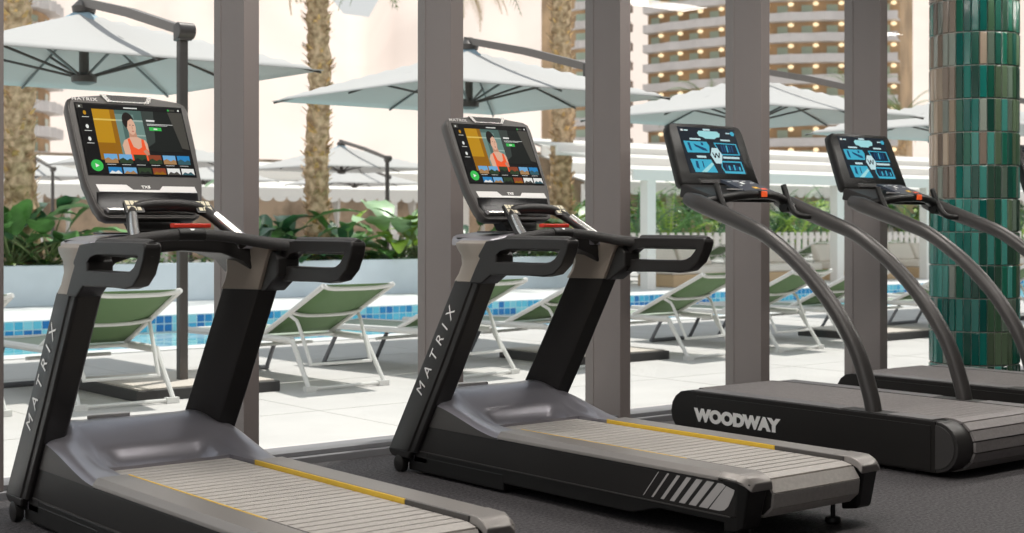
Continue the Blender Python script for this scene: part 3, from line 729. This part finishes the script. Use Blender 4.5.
# ================================================================== OUTSIDE: deck, pool, far bank
b = MB(); b.box((-14, WY1+.03, -.12), (70, 13.1, 0)); struct(b.build('pool_deck', M['deck']))
b = MB()
for i in range(0, 30): b.box((-6+i*1.55, WY1+.03, 0), (-6+i*1.55+.010, 12.75, .0012))
for yy in (8.02, 9.55, 11.1): b.box((-14, yy, 0), (70, yy+.010, .0012))
struct(b.build('deck_joints', M['joint']))
b = MB(); b.box((-14, 12.75, -.02), (70, 13.1, .012)); struct(b.build('pool_edge', M['coping'], bevel=.005))
b = MB(); b.box((-14, 13.1, -.5), (70, 17.80, -.235)); struct(tag(b.build('pool_water', M['water']), kind='structure'))
b = MB(); b.m(M['pooltile'])
blues = [lin(40, 140, 200), lin(80, 175, 220), lin(120, 205, 230), lin(40, 120, 190), lin(160, 220, 235), lin(90, 190, 225)]
s_ = .118; x = -4
b.vc = lin(225, 240, 245); b.box((-14, 17.81, -.6), (70, 17.9, 0.0))
while x < 42:
    for r_ in range(2):
        b.vc = rnd.choice(blues)
        z1 = -.012 - r_*s_*.92; z0 = z1 - s_*.92 + .014
        b.poly([(x, 17.805, z0), (x+s_-.014, 17.805, z0), (x+s_-.014, 17.805, z1), (x, 17.805, z1)])
    x += s_
struct(b.build('pool_tile_band', None, smooth=False))
b = MB(); b.box((-14, 17.86, -.1), (70, 20.9, .001)); struct(b.build('far_bank', M['coping']))
b = MB(); b.box((-14, 20.9, 0), (19.1, 21.12, .60)); b.box((18.9, 21.12, 0), (19.1, 24, .60)); struct(b.build('planter_wall', M['planter'], bevel=.01))
b = MB(); b.box((-14, 21.12, 0), (18.9, 24, .52)); struct(b.build('planter_bed', M['soil']))
b = MB(); b.box((-200, 20.9, -.35), (500, 420, -.02)); struct(b.build('far_ground', M['deck']))

# ------------------------------------------------------------------ loungers
def lounger():
    r = empty('sun_lounger', (0, 0, 0)); W = .312
    # local: y = 0 at head-end feet, +y to the pool; hinge at y = .40
    zs = .355
    b = MB()
    for s in (-1, 1):
        b.tube([(s*W, .25, .352), (s*W, .55, zs), (s*W, 1.88, zs-.01)], .021, 8, flat=1.25)
    b.tube([(-W, 1.88, zs-.01), (W, 1.88, zs-.01)], .018, 8); b.tube([(-W, .62, zs), (W, .62, zs)], .013, 8); b.tube([(-W, .95, .27), (W, .95, .27)], .013, 8)
    b.build('seat_frame', M['lf'], r)
    b = MB()
    hb = (.68, .372); ht = (-.15, .765)
    for s in (-1, 1): b.tube([(s*(W-.005), hb[0], hb[1]), (s*(W-.005), ht[0], ht[1])], .019, 8)
    b.tube([(-W+.005, ht[0], ht[1]), (-.18, ht[0]+.035, ht[1]-.022), (.18, ht[0]+.035, ht[1]-.022), (W-.005, ht[0], ht[1])], .018, 8, smooth=3)
    b.tube([(-W+.01, .26, .555), (-.16, .285, .530), (.16, .285, .530), (W-.01, .26, .555)], .014, 8, smooth=3)
    bf = b.build('backrest_frame', M['lf'], r)
    b = MB(); n = 8; g = []
    for i in range(n+1):
        t = i/n; y = hb[0]+(ht[0]-hb[0])*t; z = hb[1]+(ht[1]-hb[1])*t + .008
        g.append([(s*(W-.02), y, z-.030*math.sin(PI*t)*(1-abs(s)**2)) for s in (-1, -.5, 0, .5, 1)])
    b.loft(g, closed=False, caps=False); o = b.build('backrest_sling', M['sling'], r); so = o.modifiers.new('t', 'SOLIDIFY'); so.thickness = .004
    b = MB(); g = []
    for i in range(9):
        y = .70+1.16*i/8; g.append([(s*(W-.01), y, zs+.010-.022*(1-abs(s)**2)) for s in (-1, -.5, 0, .5, 1)])
    b.loft(g, closed=False, caps=False); o = b.build('seat_sling', M['sling2'], r); so = o.modifiers.new('t', 'SOLIDIFY'); so.thickness = .004
    b = MB(); b.box((-W+.02, ht[0]+.10, .0), (W-.02, ht[0]+.104, .0)) if False else None; b.bm.free()
    # leg loops
    b = MB()
    for s in (-1, 1): b.tube([(s*(W+.01), .235, .36), (s*(W+.01), .20, .30), (s*(W+.02), 0, .03)], [.020, .020, .016], 8); 
    b.tube([(-W-.02, 0, .022), (W+.02, 0, .022)], .012, 8)
    for s in (-1, 1): b.box((s*(W+.01)-.045, -.022, 0), (s*(W+.01)+.045, .022, .040))
    b.build('rear_leg_loop', M['lf'], r)
    b = MB()
    for s in (-1, 1): b.tube([(s*(W-.01), .30, .535), (s*(W-.03), .24, .500), (s*(W-.035), .215, .46), (s*(W-.05), .08, .19)], .014, 8)
    b.tube([(-W+.04, .08, .185), (W-.04, .08, .185)], .012, 8)
    b.build('prop_bar', M['lf'], r)
    b = MB()
    for s in (-1, 1): b.tube([(s*(W-.02), 1.42, .345), (s*(W-.01), 1.62, .025)], .018, 8)
    b.tube([(-W, 1.62, .02), (W, 1.62, .02)], .020, 8)
    b.build('front_leg_loop', M['lf_shade'], r)  # pool-end legs take the shade-darkened frame colour
    return r
M['sling2'] = mat('sage_sling', (.36, .42, .34), .7, noise=.1, nscale=200)
near_l = [(2.84, 8.98, 'white framed sun lounger nearest the left edge, only its corner beside the first mullion'),
          (3.965, 8.98, 'white framed green sun lounger seen between the uprights of the nearest treadmill'),
          (5.67, 8.98, 'white framed green sun lounger in full view right of the first treadmill handrail'),
          (6.965, 8.98, 'white sun lounger mostly hidden behind the second mullion and second treadmill'),
          (8.085, 8.98, 'green sun lounger seen between the uprights of the second treadmill'),
          (9.535, 8.98, 'white framed green sun lounger in view right of the third mullion'),
          (10.75, 8.98, 'green sun lounger just right of the fourth mullion, behind the curved tube arm'),
          (11.75, 8.98, 'green sun lounger partly hidden behind the fifth mullion'),
          (13.45, 8.98, 'sun lounger between the fifth mullion and the tiled column'),
          (14.7, 8.98, 'sun lounger mostly hidden behind the tiled column')]
LROT = {3: 9, 4: 12, 1: 1, 2: 2}
L0 = lounger()
for i, (x, y, lb) in enumerate(near_l):
    o = L0 if i == 0 else copy_tree(L0)
    o.location = (x, y, 0); o.rotation_euler.z = math.radians(LROT.get(i, 4)); tag(o, lb, 'sun lounger', 'sun loungers along the near pool edge')
ORD = ['first', 'second', 'third', 'fourth', 'fifth', 'sixth', 'seventh', 'eighth', 'ninth', 'tenth', 'eleventh', 'twelfth', 'thirteenth', 'fourteenth', 'fifteenth']
# loungers on the far bank, right-hand side
far_l = []
k = 0
for iy, yy in enumerate((21.6, 24.4)):
    for i in range(9):
        x = 20.2 + 1.55*i + iy*.5
        o = copy_tree(L0); o.location = (x, yy, 0)
        tag(o, 'white lounger across the pool, %s from the left in the %s' % (ORD[i], 'row nearer the water' if iy == 0 else 'row behind'), 'sun lounger', 'loungers across the pool')
        # re-tagged as a repeat; nothing in the photo tells them apart

# ------------------------------------------------------------------ cantilever umbrellas
def umbrella(half=1.42, rim=2.45, arm=1.80, top=2.94, base=True, fast=False):
    r = empty('cantilever_umbrella', (0, 0, 0))
    yc = arm
    b = MB(); b.box((-.034, -.034, .06 if base else 0), (.034, .034, 2.60)); b.build('pole', M['upole'], r, bevel=.012)
    if base:
        b = MB(); b.box((-.55, -.45, 0), (.55, .62, .075)); bb = b.build('base_tray', M['base'], r, bevel=.006)
        b = MB(); b.box((-.52, -.42, .070), (.52, .59, .085)); b.build('base_paver', M['basetop'], r)
    b = MB(); b.box((-.05, -.07, 2.53), (.05, .05, 2.65)); b.lathe([(.06, -.065), (.06, .065)], (0, -.04, 2.60), 16, 'x'); b.build('pole_joint', M['upole'], r, bevel=.01)
    b = MB(); b.tube([(0, -.04, 2.60), (0, yc*.5, (2.60+top+.10)/2+.02), (0, yc+.05, top+.10)], [.046, .050, .046], 4, up=(1, 0, 1)); b.build('arm', M['arm'], r)
    b = MB(); b.tube([(0, yc, top+.12), (0, yc, rim-.05)], .040, 10); b.lathe([(.05, 0), (.10, .02), (.105, .07), (.06, .10)], (0, yc, rim-.10), 14); b.lathe([(.09, 0), (.10, .05), (.05, .10)], (0, yc, top), 12); b.build('hub', M['upole'], r)
    # canopy : four panels, slight sag along the rim
    b = MB(); n = 8; g = {}
    def zf(u, v):
        q = max(abs(u), abs(v)); c = min(abs(u), abs(v))/max(q, 1e-6)
        z = rim + (top-rim)*(1-q)**.93 
        return z - .035*math.sin(PI*min(1, q))*(1-c)
    N = 24; gr = [[b.v((half*(-1+2*i/N), yc+half*(-1+2*j/N), zf(-1+2*i/N, -1+2*j/N))) for i in range(N+1)] for j in range(N+1)]
    for j in range(N):
        for i in range(N): b._f([gr[j][i], gr[j][i+1], gr[j+1][i+1], gr[j+1][i]])
    c = b.build('canopy', M['canopy'], r, sharp=60); so = c.modifiers.new('t', 'SOLIDIFY'); so.thickness = .006
    b = MB(); b.prism_z([(-.2, yc-.2), (.2, yc-.2), (.2, yc+.2), (-.2, yc+.2)], top-.055, top-.035) if fast else b.lathe([(.02, .10), (.19, .0), (.20, -.03)], (0, yc, top-.06), 4)
    b.build('vent_cap', M['seam'], r)
    # ribs with struts
    for (ux, uy) in ((1, 1), (1, -1), (-1, 1), (-1, -1), (1, 0), (-1, 0), (0, 1), (0, -1)):
        b = MB(); P1 = (ux*half*.99, yc+uy*half*.99, rim-.02); 
        b.tube([(0, yc, top-.04), P1], .011, 6); rb = b.build('rib', M['upole'], r)
        m_ = (ux*half*.52, yc+uy*half*.52, rim+(top-rim)*.46-.03)
        b = MB(); b.tube([(0, yc, rim-.05), m_], .012, 6); b.build('strut', M['upole'], rb)
    # coloured seam along the ridge facing the pole
    return r
U0 = umbrella()
for i, (x, lb) in enumerate(((4.66, 'pale cantilever umbrella behind the first treadmill console, dark pole on a pale paver base'), (8.62, 'pale cantilever umbrella above the second treadmill, its pole behind the third mullion'),
                     (12.75, 'pale cantilever umbrella between the fourth and fifth mullions'), (16.85, 'pale cantilever umbrella next to the green column'), (0.55, 'pale cantilever umbrella mostly beyond the left edge'))):
    o = U0 if i == 0 else copy_tree(U0)
    o.location = (x, 9.6, 0); tag(o, lb, 'umbrella', 'cantilever umbrellas on the near deck')
UF = umbrella(1.55, 2.42, 1.8, 2.95, base=False)
first = True
for j, (yy, xs) in enumerate(((25.2, (3.4, 8.0, 12.4, 16.9)), (35.0, (8.5, 13.5, 18.5, 23.5)))):
    for x in xs:
        o = UF if first else copy_tree(UF); first = False
        o.location = (x, yy, 0)
        tag(o, 'pale umbrella across the pool, %s from the left in the %s row' % (ORD[xs.index(x)], 'front' if j == 0 else 'back'), 'umbrella', 'umbrellas across the pool, %s row' % ('front' if j == 0 else 'back'))

# ------------------------------------------------------------------ palms
def frond(b, base, az, el, L, droop, dry=False, n=14):
    d = Vector((math.cos(az), math.sin(az), 0)); p = Vector(base); pts = []
    for i in range(n+1):
        t = i/n; a = el - droop*t*t
        pts.append(p.copy()); p = p + (d*math.cos(a) + Vector((0, 0, math.sin(a))))*(L/n)
    side = Vector((-d.y, d.x, 0))
    b.tube(pts, [.03*(1-i/n)+.006 for i in range(n+1)], 4, caps=False)
    for i in range(2, n+1):
        l = L*.20*math.sin(PI*(.12+.86*i/n))+.05
        T = (pts[i]-pts[i-1]).normalized()
        for k2 in range(2):
            q = pts[i-1].lerp(pts[i], k2*.5)
            for s in (-1, 1):
                e = q + side*s*l*.72 + T*l*.62 + Vector((0, 0, -l*.32)) + Vector((rnd.uniform(-.03, .03),)*3)
                wv = T*.030
                b.poly([q-wv*.6, q+wv*.6, e])
def palm(name, x, y, H, r0, lean, label, crown=True, fr=26, L=2.6):
    r = empty(name, (x, y, 0)); tag(r, label, 'palm tree', 'date palms beyond the pool')
    b = MB((x, y, 0)); b.m(M['husk']); rings = []; n = int(H/.12); seg = 14
    cen = lambda z: (x+lean[0]*z/H+.03*math.sin(z*2.1), y+lean[1]*z/H)
    for i in range(n+1):
        z = H*i/n; cx_, cy_ = cen(z); rr = r0*(1+.35*math.exp(-z*1.5))*(1-.12*z/H)*(1+.08*math.sin(i*2.2)+rnd.uniform(-.05, .05))
        rings.append([(cx_+rr*(1+rnd.uniform(-.10, .10))*math.cos(2*PI*(j+.5*(i % 2))/seg), cy_+rr*(1+rnd.uniform(-.10, .10))*math.sin(2*PI*(j+.5*(i % 2))/seg), z) for j in range(seg)])
    b.loft(rings)
    for i in range(int(H*70)):
        z = rnd.uniform(.2, H); a = rnd.uniform(0, 2*PI); cx_, cy_ = cen(z); d = Vector((math.cos(a), math.sin(a), 0)); s = Vector((-d.y, d.x, 0))
        p = Vector((cx_, cy_, z)) + d*r0*.86; w_ = rnd.uniform(.03, .06); l = rnd.uniform(.06, .15)
        b.m(M['huskl'] if rnd.random() < .33 else M['husk'])
        b.poly([p-s*w_, p+s*w_, p+s*w_*.4+d*l+Vector((0, 0, l*.8)), p-s*w_*.4+d*l+Vector((0, 0, l*.8))])
    b.build('trunk', None, r, smooth=False)
    if crown:
        b = MB((x, y, 0)); b.m(M['frond']); c0 = Vector((*cen(H), H))
        for i in range(fr): frond(b, c0, rnd.uniform(0, 2*PI), rnd.uniform(-.2, 1.2), L*rnd.uniform(.85, 1.1), rnd.uniform(1.0, 1.7))
        b.m(M['fronddry'])
        for i in range(fr//3): frond(b, c0, rnd.uniform(0, 2*PI), rnd.uniform(-1.0, -.4), L*.7, .9)
        b.build('crown', None, r, smooth=False)
    return r
def at_px(px, y):                     # where the sight line of a picture column meets depth line y (real position on the ground)
    rx = CA + SA*(px-512)/F_PX; ry = SA - CA*(px-512)/F_PX
    return rx/ry*y
palm('date_palm', at_px(24, 22.3), 22.3, 7.0, .25, (-.2, 0), 'thick rough palm trunk at the left edge behind the first umbrella')
palm('date_palm', at_px(317, 22.2), 22.2, 6.6, .215, (.05, 0), 'rough palm trunk standing between the first and second mullions')
palm('date_palm', at_px(562, 22.6), 22.6, 7.9, .23, (0, 0), 'rough palm trunk right of the second treadmill console')
palm('date_palm', at_px(446, 31), 31, 8.6, .25, (0, 0), 'palm behind the second mullion whose dry fronds hang above the second umbrella', L=3.6)
palm('date_palm', at_px(712, 45), 45, 6.3, .25, (0, 0), 'palm with green crown showing above the umbrella left of the fourth mullion', fr=20)
palm('date_palm', at_px(900, 60), 60, 8.6, .32, (.3, 0), 'distant slim palm with a green crown between fifth mullion and column', fr=24, L=3.2)
palm('date_palm', at_px(858, 60), 60, 9.6, .3, (0, 0), 'distant palm whose fronds brush the hotel behind the fifth mullion', fr=24, L=3.2)

# ------------------------------------------------------------------ broad-leaf plants in the planter
def leaf(b, base, az, el, stem, L, W, droop, mt, ms, fold=.25):
    d = Vector((math.cos(az), math.sin(az), 0)); up = Vector((0, 0, 1)); p = Vector(base)
    pts = [p]; a = el
    for i in range(5): p = p + (d*math.cos(a)+up*math.sin(a))*stem/5; pts.append(p); a -= droop*.08
    b.m(ms); b.tube(pts, [.020, .018, .016, .014, .012, .010], 5, caps=False)
    b.m(mt); n = 9; side = Vector((-d.y, d.x, 0)); rows = []
    for i in range(n+1):
        t = i/n; wd = W*.5*(math.sin(PI*min(1, t*.93+.04))**.75)*(1-.25*t)
        nrm = (up*math.cos(a)-d*math.sin(a))
        wv = .03*W*math.sin(i*2.4)
        rows.append([p - side*wd + nrm*(wd*fold+wv), p - side*wd*.5+nrm*wd*fold*.35, p, p + side*wd*.5+nrm*wd*fold*.35, p + side*wd+nrm*(wd*fold-wv)])
        p = p + (d*math.cos(a)+up*math.sin(a))*L/n; a -= droop/n
    b.loft(rows, closed=False, caps=False)
def leafy(x, y, label, leaves, name='broad_leaf_plant', z0=.5, group='broad leaf plants in the planter'):
    r = empty(name, (x, y, z0)); tag(r, label, 'plant', group)
    b = MB((x, y, z0))
    for (az, el, st, L, W, dr, mt) in leaves: leaf(b, (x+rnd.uniform(-.06, .06), y+rnd.uniform(-.06, .06), z0), az, el, st, L, W, dr, mt, M['stem'])
    b.build('foliage', None, r, sharp=80)
    return r
def rl(n, mts, st=(.3, .9), L=(.5, .9), W=(.2, .4)):
    n = int(n*1.7); st = (st[0]*1.1, st[1]*1.25); L = (L[0]*1.1, L[1]*1.15); W = (W[0]*1.25, W[1]*1.35)
    return [(rnd.uniform(0, 2*PI), rnd.uniform(.5, 1.4), rnd.uniform(*st), rnd.uniform(*L), rnd.uniform(*W), rnd.uniform(.6, 1.6), rnd.choice(mts)) for _ in range(n)]
Ld, Lm, Ll, Lp = M['leafd'], M['leafm'], M['leafl'], M['leafp']
west = PI + .35; east = -.55
leafy(at_px(268, 21.7), 21.7, 'banana-like plant with long arching leaves right of the first mullion', [(west, 1.3, 1.4, .9, .26, 1.4, Lp), (east, .95, 1.0, 1.0, .42, .9, M['leafm']), (west, .9, .6, .7, .30, 1.3, Ld), (PI/2*3, 1.2, .5, .6, .35, 1.2, Lm)] + rl(10, [Ld, Ld, Lm, Lp], (.2, .7), (.4, .8), (.2, .36)))
leafy(at_px(300, 21.5), 21.5, 'low dark green plant at the foot of the middle palm trunk', rl(14, [Ld, Ld, Lm], (.15, .5), (.4, .7), (.2, .34)))
leafy(at_px(345, 21.6), 21.6, 'leafy green plant right of the middle palm trunk', [(west, 1.0, .8, .6, .22, .5, Lm)] + rl(12, [Lm, Ll, Ld], (.2, .6), (.35, .6), (.18, .3)))
leafy(at_px(397, 21.6), 21.6, 'tall plant with large pale upright leaves left of the second mullion', [(west, 1.1, .75, .9, .70, 1.1, Lp), (east, 1.3, .75, .95, .6, .7, Lp), (1.5, 1.2, .9, .85, .7, .9, Lp), (PI*1.4, 1.1, .7, .8, .6, 1.0, Lp), (PI*1.6, .9, .5, .7, .5, 1.1, Ll), (PI*1.5, 1.2, .7, .7, .42, 1.0, Ll), (west, 1.1, .5, .7, .40, 1.1, Ll)] + rl(12, [Ll, Lp, Lm], (.2, .7), (.4, .7), (.25, .4)))
leafy(at_px(420, 21.5), 21.5, 'bright green bushy plant partly behind the second mullion', rl(14, [Ll, Lp, Lm], (.2, .7), (.4, .7), (.22, .36)))
leafy(at_px(12, 21.6), 21.6, 'large-leaved dark plant at the far left edge of the planter', [(east, 1.2, .9, .9, .5, 1.2, Lp), (west, 1.2, .8, .8, .45, 1.2, Ld), (east, .9, .6, .8, .4, 1.3, Ld)] + rl(14, [Ld, Lm, Lm, Lp], (.2, .9), (.5, .8), (.26, .4)))
leafy(at_px(45, 21.6), 21.6, 'dark drooping-leaved plant beside the left palm trunk', [(east, 1.1, .7, .8, .38, 1.6, Ld), (PI*1.5, 1.2, .6, .8, .36, 1.6, Lm)] + rl(12, [Ld, Lm, Lm], (.2, .8), (.5, .8), (.24, .36)))
leafy(at_px(470, 21.6), 21.6, 'green plant seen left of the second treadmill console base', rl(16, [Lm, Ld, Ll], (.2, .7), (.4, .7), (.2, .34)))
leafy(at_px(545, 21.6), 21.6, 'pale green plant beside the right palm trunk', [(west, 1.3, 1.1, .8, .4, 1.0, Lp)] + rl(14, [Lp, Lm, Ll], (.3, .8), (.4, .8), (.2, .36)))
leafy(at_px(580, 21.8), 21.8, 'dark green plant left of the third mullion', rl(14, [Ld, Lm], (.3, .8), (.4, .8), (.2, .34)))
# low hedge along the planter lip: uncountable leaves
b = MB()
for i in range(4200):
    x = rnd.uniform(2, 18.8); y = rnd.uniform(21.2, 22.0); z = .52+abs(rnd.gauss(0, .10)); a = rnd.uniform(0, 2*PI); l = rnd.uniform(.06, .13)
    b.m(rnd.choice((Lm, Ll, Ld, Lm))); d = Vector((math.cos(a), math.sin(a), rnd.uniform(-.2, .8))).normalized(); s = Vector((-d.y, d.x, 0))*l*.4; p = Vector((x, y, z))
    b.poly([p, p+d*l*.5+s, p+d*l, p+d*l*.5-s])
tag(b.build('low_hedge', None, smooth=False), 'low bright green ground cover along the top of the planter wall', 'hedge', kind='stuff')

# palms / shrubs behind the right-hand loungers
for i, (px, y) in enumerate(((560, 31), (640, 30), (668, 31), (700, 30.5), (735, 32), (775, 31), (800, 30.5), (830, 32), (905, 33), (925, 31.5), (1016, 31))):
    x = at_px(px, y); r = empty('areca_palm', (x, y, 0)); tag(r, 'bushy green palm shrub before the far cabana, %s from the left' % ORD[i], 'shrub', 'palm shrubs by the far cabanas')
    b = MB((x, y, 0))
    for q in range(12):
        b.m(rnd.choice((Lm, Ll, Ld, Ld))); frond(b, (x+rnd.uniform(-.3, .3), y+rnd.uniform(-.3, .3), rnd.uniform(.2, .8)), rnd.uniform(0, 2*PI), rnd.uniform(.7, 1.45), rnd.uniform(1.7, 2.7), rnd.uniform(1.0, 2.0), n=10)
    b.build('foliage', None, r, smooth=False)
for i in range(14):
    x = at_px(590+i*33, 33.5); r = empty('leafy_shrub', (x, 33.5, 0)); tag(r, 'dark leafy shrub behind the far loungers, %s from the left' % ORD[i], 'shrub', 'dark shrubs by the far cabanas')
    b = MB((x, 33.5, 0))
    for q in range(420):
        a = rnd.uniform(0, 2*PI); e = rnd.uniform(0, PI/2); rr = rnd.uniform(.5, 1)**.5; p = Vector((x+.75*rr*math.cos(a)*math.cos(e), 33.5+.6*rr*math.sin(a)*math.cos(e), .1+1.9*rr*math.sin(e)))
        b.m(rnd.choice((Ld, Ld, Lm, Ll))); d = Vector((rnd.uniform(-1, 1), rnd.uniform(-1, 1), rnd.uniform(-.4, 1))).normalized(); s = d.cross(Vector((0, 0, 1)))*.10; l = .26
        b.poly([p, p+d*l*.5+s, p+d*l, p+d*l*.5-s])
    b.build('foliage', None, r, smooth=False)

# white picket fence behind the far loungers
r = empty('picket_fence', (30, 28.5, 0)); tag(r, 'low white upright-paled fence behind the far loungers', 'fence')
b = MB((30, 28.5, 0)); x = 19.0
while x < 46:
    b.box((x, 28.5, 0), (x+.16, 28.55, .98)); x += .30
b.build('pales', M['fence'], r, smooth=False)
b = MB((30, 28.5, 0)); b.box((19, 28.56, .25), (46, 28.60, .35)); b.box((19, 28.56, .78), (46, 28.60, .88)); b.build('fence_rails', M['fence'], r)
# beige daybeds beside the far pool edge
def daybed():
    r = empty('daybed', (0, 0, 0))
    b = MB(); b.box((-.95, -.5, .0), (.95, .5, .24)); b.build('base', M['tan'], r, bevel=.03)
    b = MB(); b.box((-.93, -.48, .24), (.93, .40, .40)); b.build('seat_cushion', M['cream'], r, bevel=.05, bseg=3)
    for s in (-.48, .48):
        b = MB(); b.loft([[(s-.44, .22, .40), (s+.44, .22, .40), (s+.44, .44, .40), (s-.44, .44, .40)], [(s-.43, .40, .78), (s+.43, .40, .78), (s+.43, .52, .78), (s-.43, .52, .78)]]); b.build('back_cushion', M['cream'], r, bevel=.05, bseg=3)
    return r
D0 = daybed()
for i in range(6):
    o = D0 if i == 0 else copy_tree(D0); o.location = (20.6+2.6*i, 20.0, 0)
    tag(o, 'low beige cushioned daybed at the far pool edge, %s from the left' % ORD[i], 'daybed', 'daybeds along the far pool edge')
# cabanas: scalloped white awnings on posts
def cabana(x0, x1, y, zt, label, levels=3):
    xm = (x0+x1)/2; r = empty('cabana', (xm, y, 0)); tag(r, label, 'cabana')
    for i in range(levels):
        b = MB((xm, y, 0)); z = zt + i*.62; yy = y + i*1.1
        b.loft([[(x0, yy, z), (x1, yy, z)], [(x0, yy-.02, z+.30), (x1, yy-.02, z+.30)], [(x0, yy+1.3, z+.62), (x1, yy+1.3, z+.62)], [(x0, yy+1.3, z+.56), (x1, yy+1.3, z+.56)], [(x0, yy+.04, z+.25), (x1, yy+.04, z+.25)], [(x0, yy+.04, z), (x1, yy+.04, z)]], closed=False, caps=False)
        xx = x0
        while xx < x1:
            b.loft([[(xx+.24+.24*math.cos(a), yy-.006, z+.02-.16*math.sin(a)) for a in [PI*t/6 for t in range(7)]], [(xx+.24+.24*math.cos(a), yy+.02, z+.02-.16*math.sin(a)) for a in [PI*t/6 for t in range(7)]]]); xx += .5
        b.build('awning', M['roofw'], r, smooth=False)
    xx = x0+.1
    while xx < x1:
        b = MB((xm, y, 0)); b.box((xx, y+.05, 0), (xx+.26, y+.31, zt+.2)); b.build('post', M['roofw'], r, bevel=.01); xx += 3.1
    b = MB((xm, y, 0)); b.box((x0, y+3.6, 0), (x1, y+3.75, zt+1.4)); b.build('back_wall', M['interior'], r)
    xx = x0+1.2
    while xx < x1-1:
        b = MB((xm, y, 0)); b.tube([(xx, y+.4, .05), (xx+.05, y+.4, 1.2), (xx, y+.4, zt+.1)], [.20, .10, .26], 7, flat=.5); b.build('curtain', M['curtain'], r); xx += 3.1
    return r
# daybed pergola on white posts at the far pool edge
PX0, PX1 = at_px(648, 19.2), at_px(1075, 19.2)
r = empty('pergola', ((PX0+PX1)/2, 19.2, 0)); tag(r, 'white pergola on square posts over the daybeds at the far pool edge', 'pergola')
OFP = ((PX0+PX1)/2, 19.2, 0)
for px in (648, 745, 837, 926, 1008, 1070):
    x = at_px(px, 19.2); b = MB(OFP); b.box((x-.11, 19.1, 0), (x+.11, 19.3, 2.08)); b.build('post', M['roofw'], r, bevel=.01)
for (z, y) in ((2.02, 19.05), (2.30, 20.1), (2.56, 21.2)):
    b = MB(OFP); b.box((PX0-.5, y, z), (PX1+.5, y+.06, z+.20)); b.loft([[(PX0-.5, y+.05, z+.17), (PX1+.5, y+.05, z+.17), (PX1+.5, y+.05, z+.20), (PX0-.5, y+.05, z+.20)], [(PX0-.5, y+1.05, z+.30), (PX1+.5, y+1.05, z+.30), (PX1+.5, y+1.05, z+.33), (PX0-.5, y+1.05, z+.33)]])
    b.build('roof_panel', M['roofw'], r, smooth=False)
cabana(at_px(585, 35), at_px(1060, 35), 35, 2.35, 'long white cabana with tiered scalloped awnings and posts, right half of the view')
cabana(at_px(-80, 41), at_px(590, 41), 41, 2.1, 'long white cabana behind the palms, left half of the view', levels=2)

# ------------------------------------------------------------------ hotel
def hotel(label, pxa, pxb, ya, yb, floors, z0, lamps=True, name='hotel_building'):
    A = Vector((at_px(pxa, ya), ya, 0)); B = Vector((at_px(pxb, yb), yb, 0)); mid = (A+B)/2
    r = empty(name, (mid.x, mid.y, 0)); tag(r, label, 'building')
    d = (B-A); Ln = d.length; d.normalize(); nrm = Vector((d.y, -d.x, 0))
    if nrm.dot(-mid) < 0: nrm = -nrm
    FH = 3.1; nb = max(2, int(Ln/3.3))
    bulge = lambda t: 5.0*math.sin(PI*t)
    def pt(t, off, z): return A + d*Ln*t + nrm*(bulge(t)+off) + Vector((0, 0, z))
    nseg = 24
    b = MB(mid); b.m(M['hwall'])
    b.loft([[pt(i/nseg, 0, 0), pt(i/nseg, 0, z0+floors*FH), pt(i/nseg, -12, z0+floors*FH), pt(i/nseg, -12, 0)] for i in range(nseg+1)]); b.build('wall', None, r)
    for f in range(floors):
        z = z0 + f*FH
        b = MB(mid); b.loft([[pt(i/nseg, .0, z-.25), pt(i/nseg, 2.1+.5*(i % 3 == 0), z-.25), pt(i/nseg, 2.1+.5*(i % 3 == 0), z+1.0), pt(i/nseg, 1.9, z+1.0), pt(i/nseg, 1.9, z), pt(i/nseg, .0, z)] for i in range(nseg+1)]); b.build('balcony', M['hslab'], r, smooth=False)
        b = MB(mid)
        for k2 in range(nb):
            t0 = (k2+.18)/nb; t1 = (k2+.62)/nb
            b.poly([pt(t0, .08, z+.05), pt(t1, .08, z+.05), pt(t1, .08, z+2.3), pt(t0, .08, z+2.3)])
        b.build('window_row', M['hglass'], r, smooth=False)
    if lamps:
        n = 0
        for f in range(floors):
            for k2 in range(nb):
                if n >= 98: break
                z = z0+f*FH; c = pt((k2+.80)/nb, .9, z+2.35); n += 1
                b = MB(mid); b.lathe([(.12, -.3), (.42, -.15), (.42, .15), (.12, .3)], c, 8); b.build('balcony_lamp', M['hlamp'], r)
    return r
hotel('large tan hotel with bands of pale balconies and warm lamps, upper right background', 648, 900, 165, 130, 11, 10)
hotel('narrow tan hotel wing with green-tinted windows behind the palm left of the third mullion', 570, 626, 175, 172, 12, 8, lamps=False)
hotel('tan hotel wing with green-tinted windows at the far left behind the palm', -60, 50, 175, 180, 12, 6, lamps=False)

# ------------------------------------------------------------------ mountain
b = MB(); nx, ny = 90, 26
def hz2(px, t):
    h_ = 62 + 10*math.sin(px*.011+1) + 6*math.sin(px*.031) + 3*math.sin(px*.083)
    return h_*t**.9 + 3.0*math.sin(px*.05+t*9)*t*(1-t)*2
g = []
for j in range(ny+1):
    t = j/ny; row = []
    for i in range(nx+1):
        px = -500+2300*i/nx; dd = 300+190*t
        ray = Vector((CA + SA*(px-512)/F_PX, SA - CA*(px-512)/F_PX, 0))
        p = ray*dd; row.append((p.x, p.y, hz2(px, t)*(1.6)))
    g.append(row)
b.loft(g, closed=False, caps=False); struct(b.build('mountain', M['hill'], sharp=80))
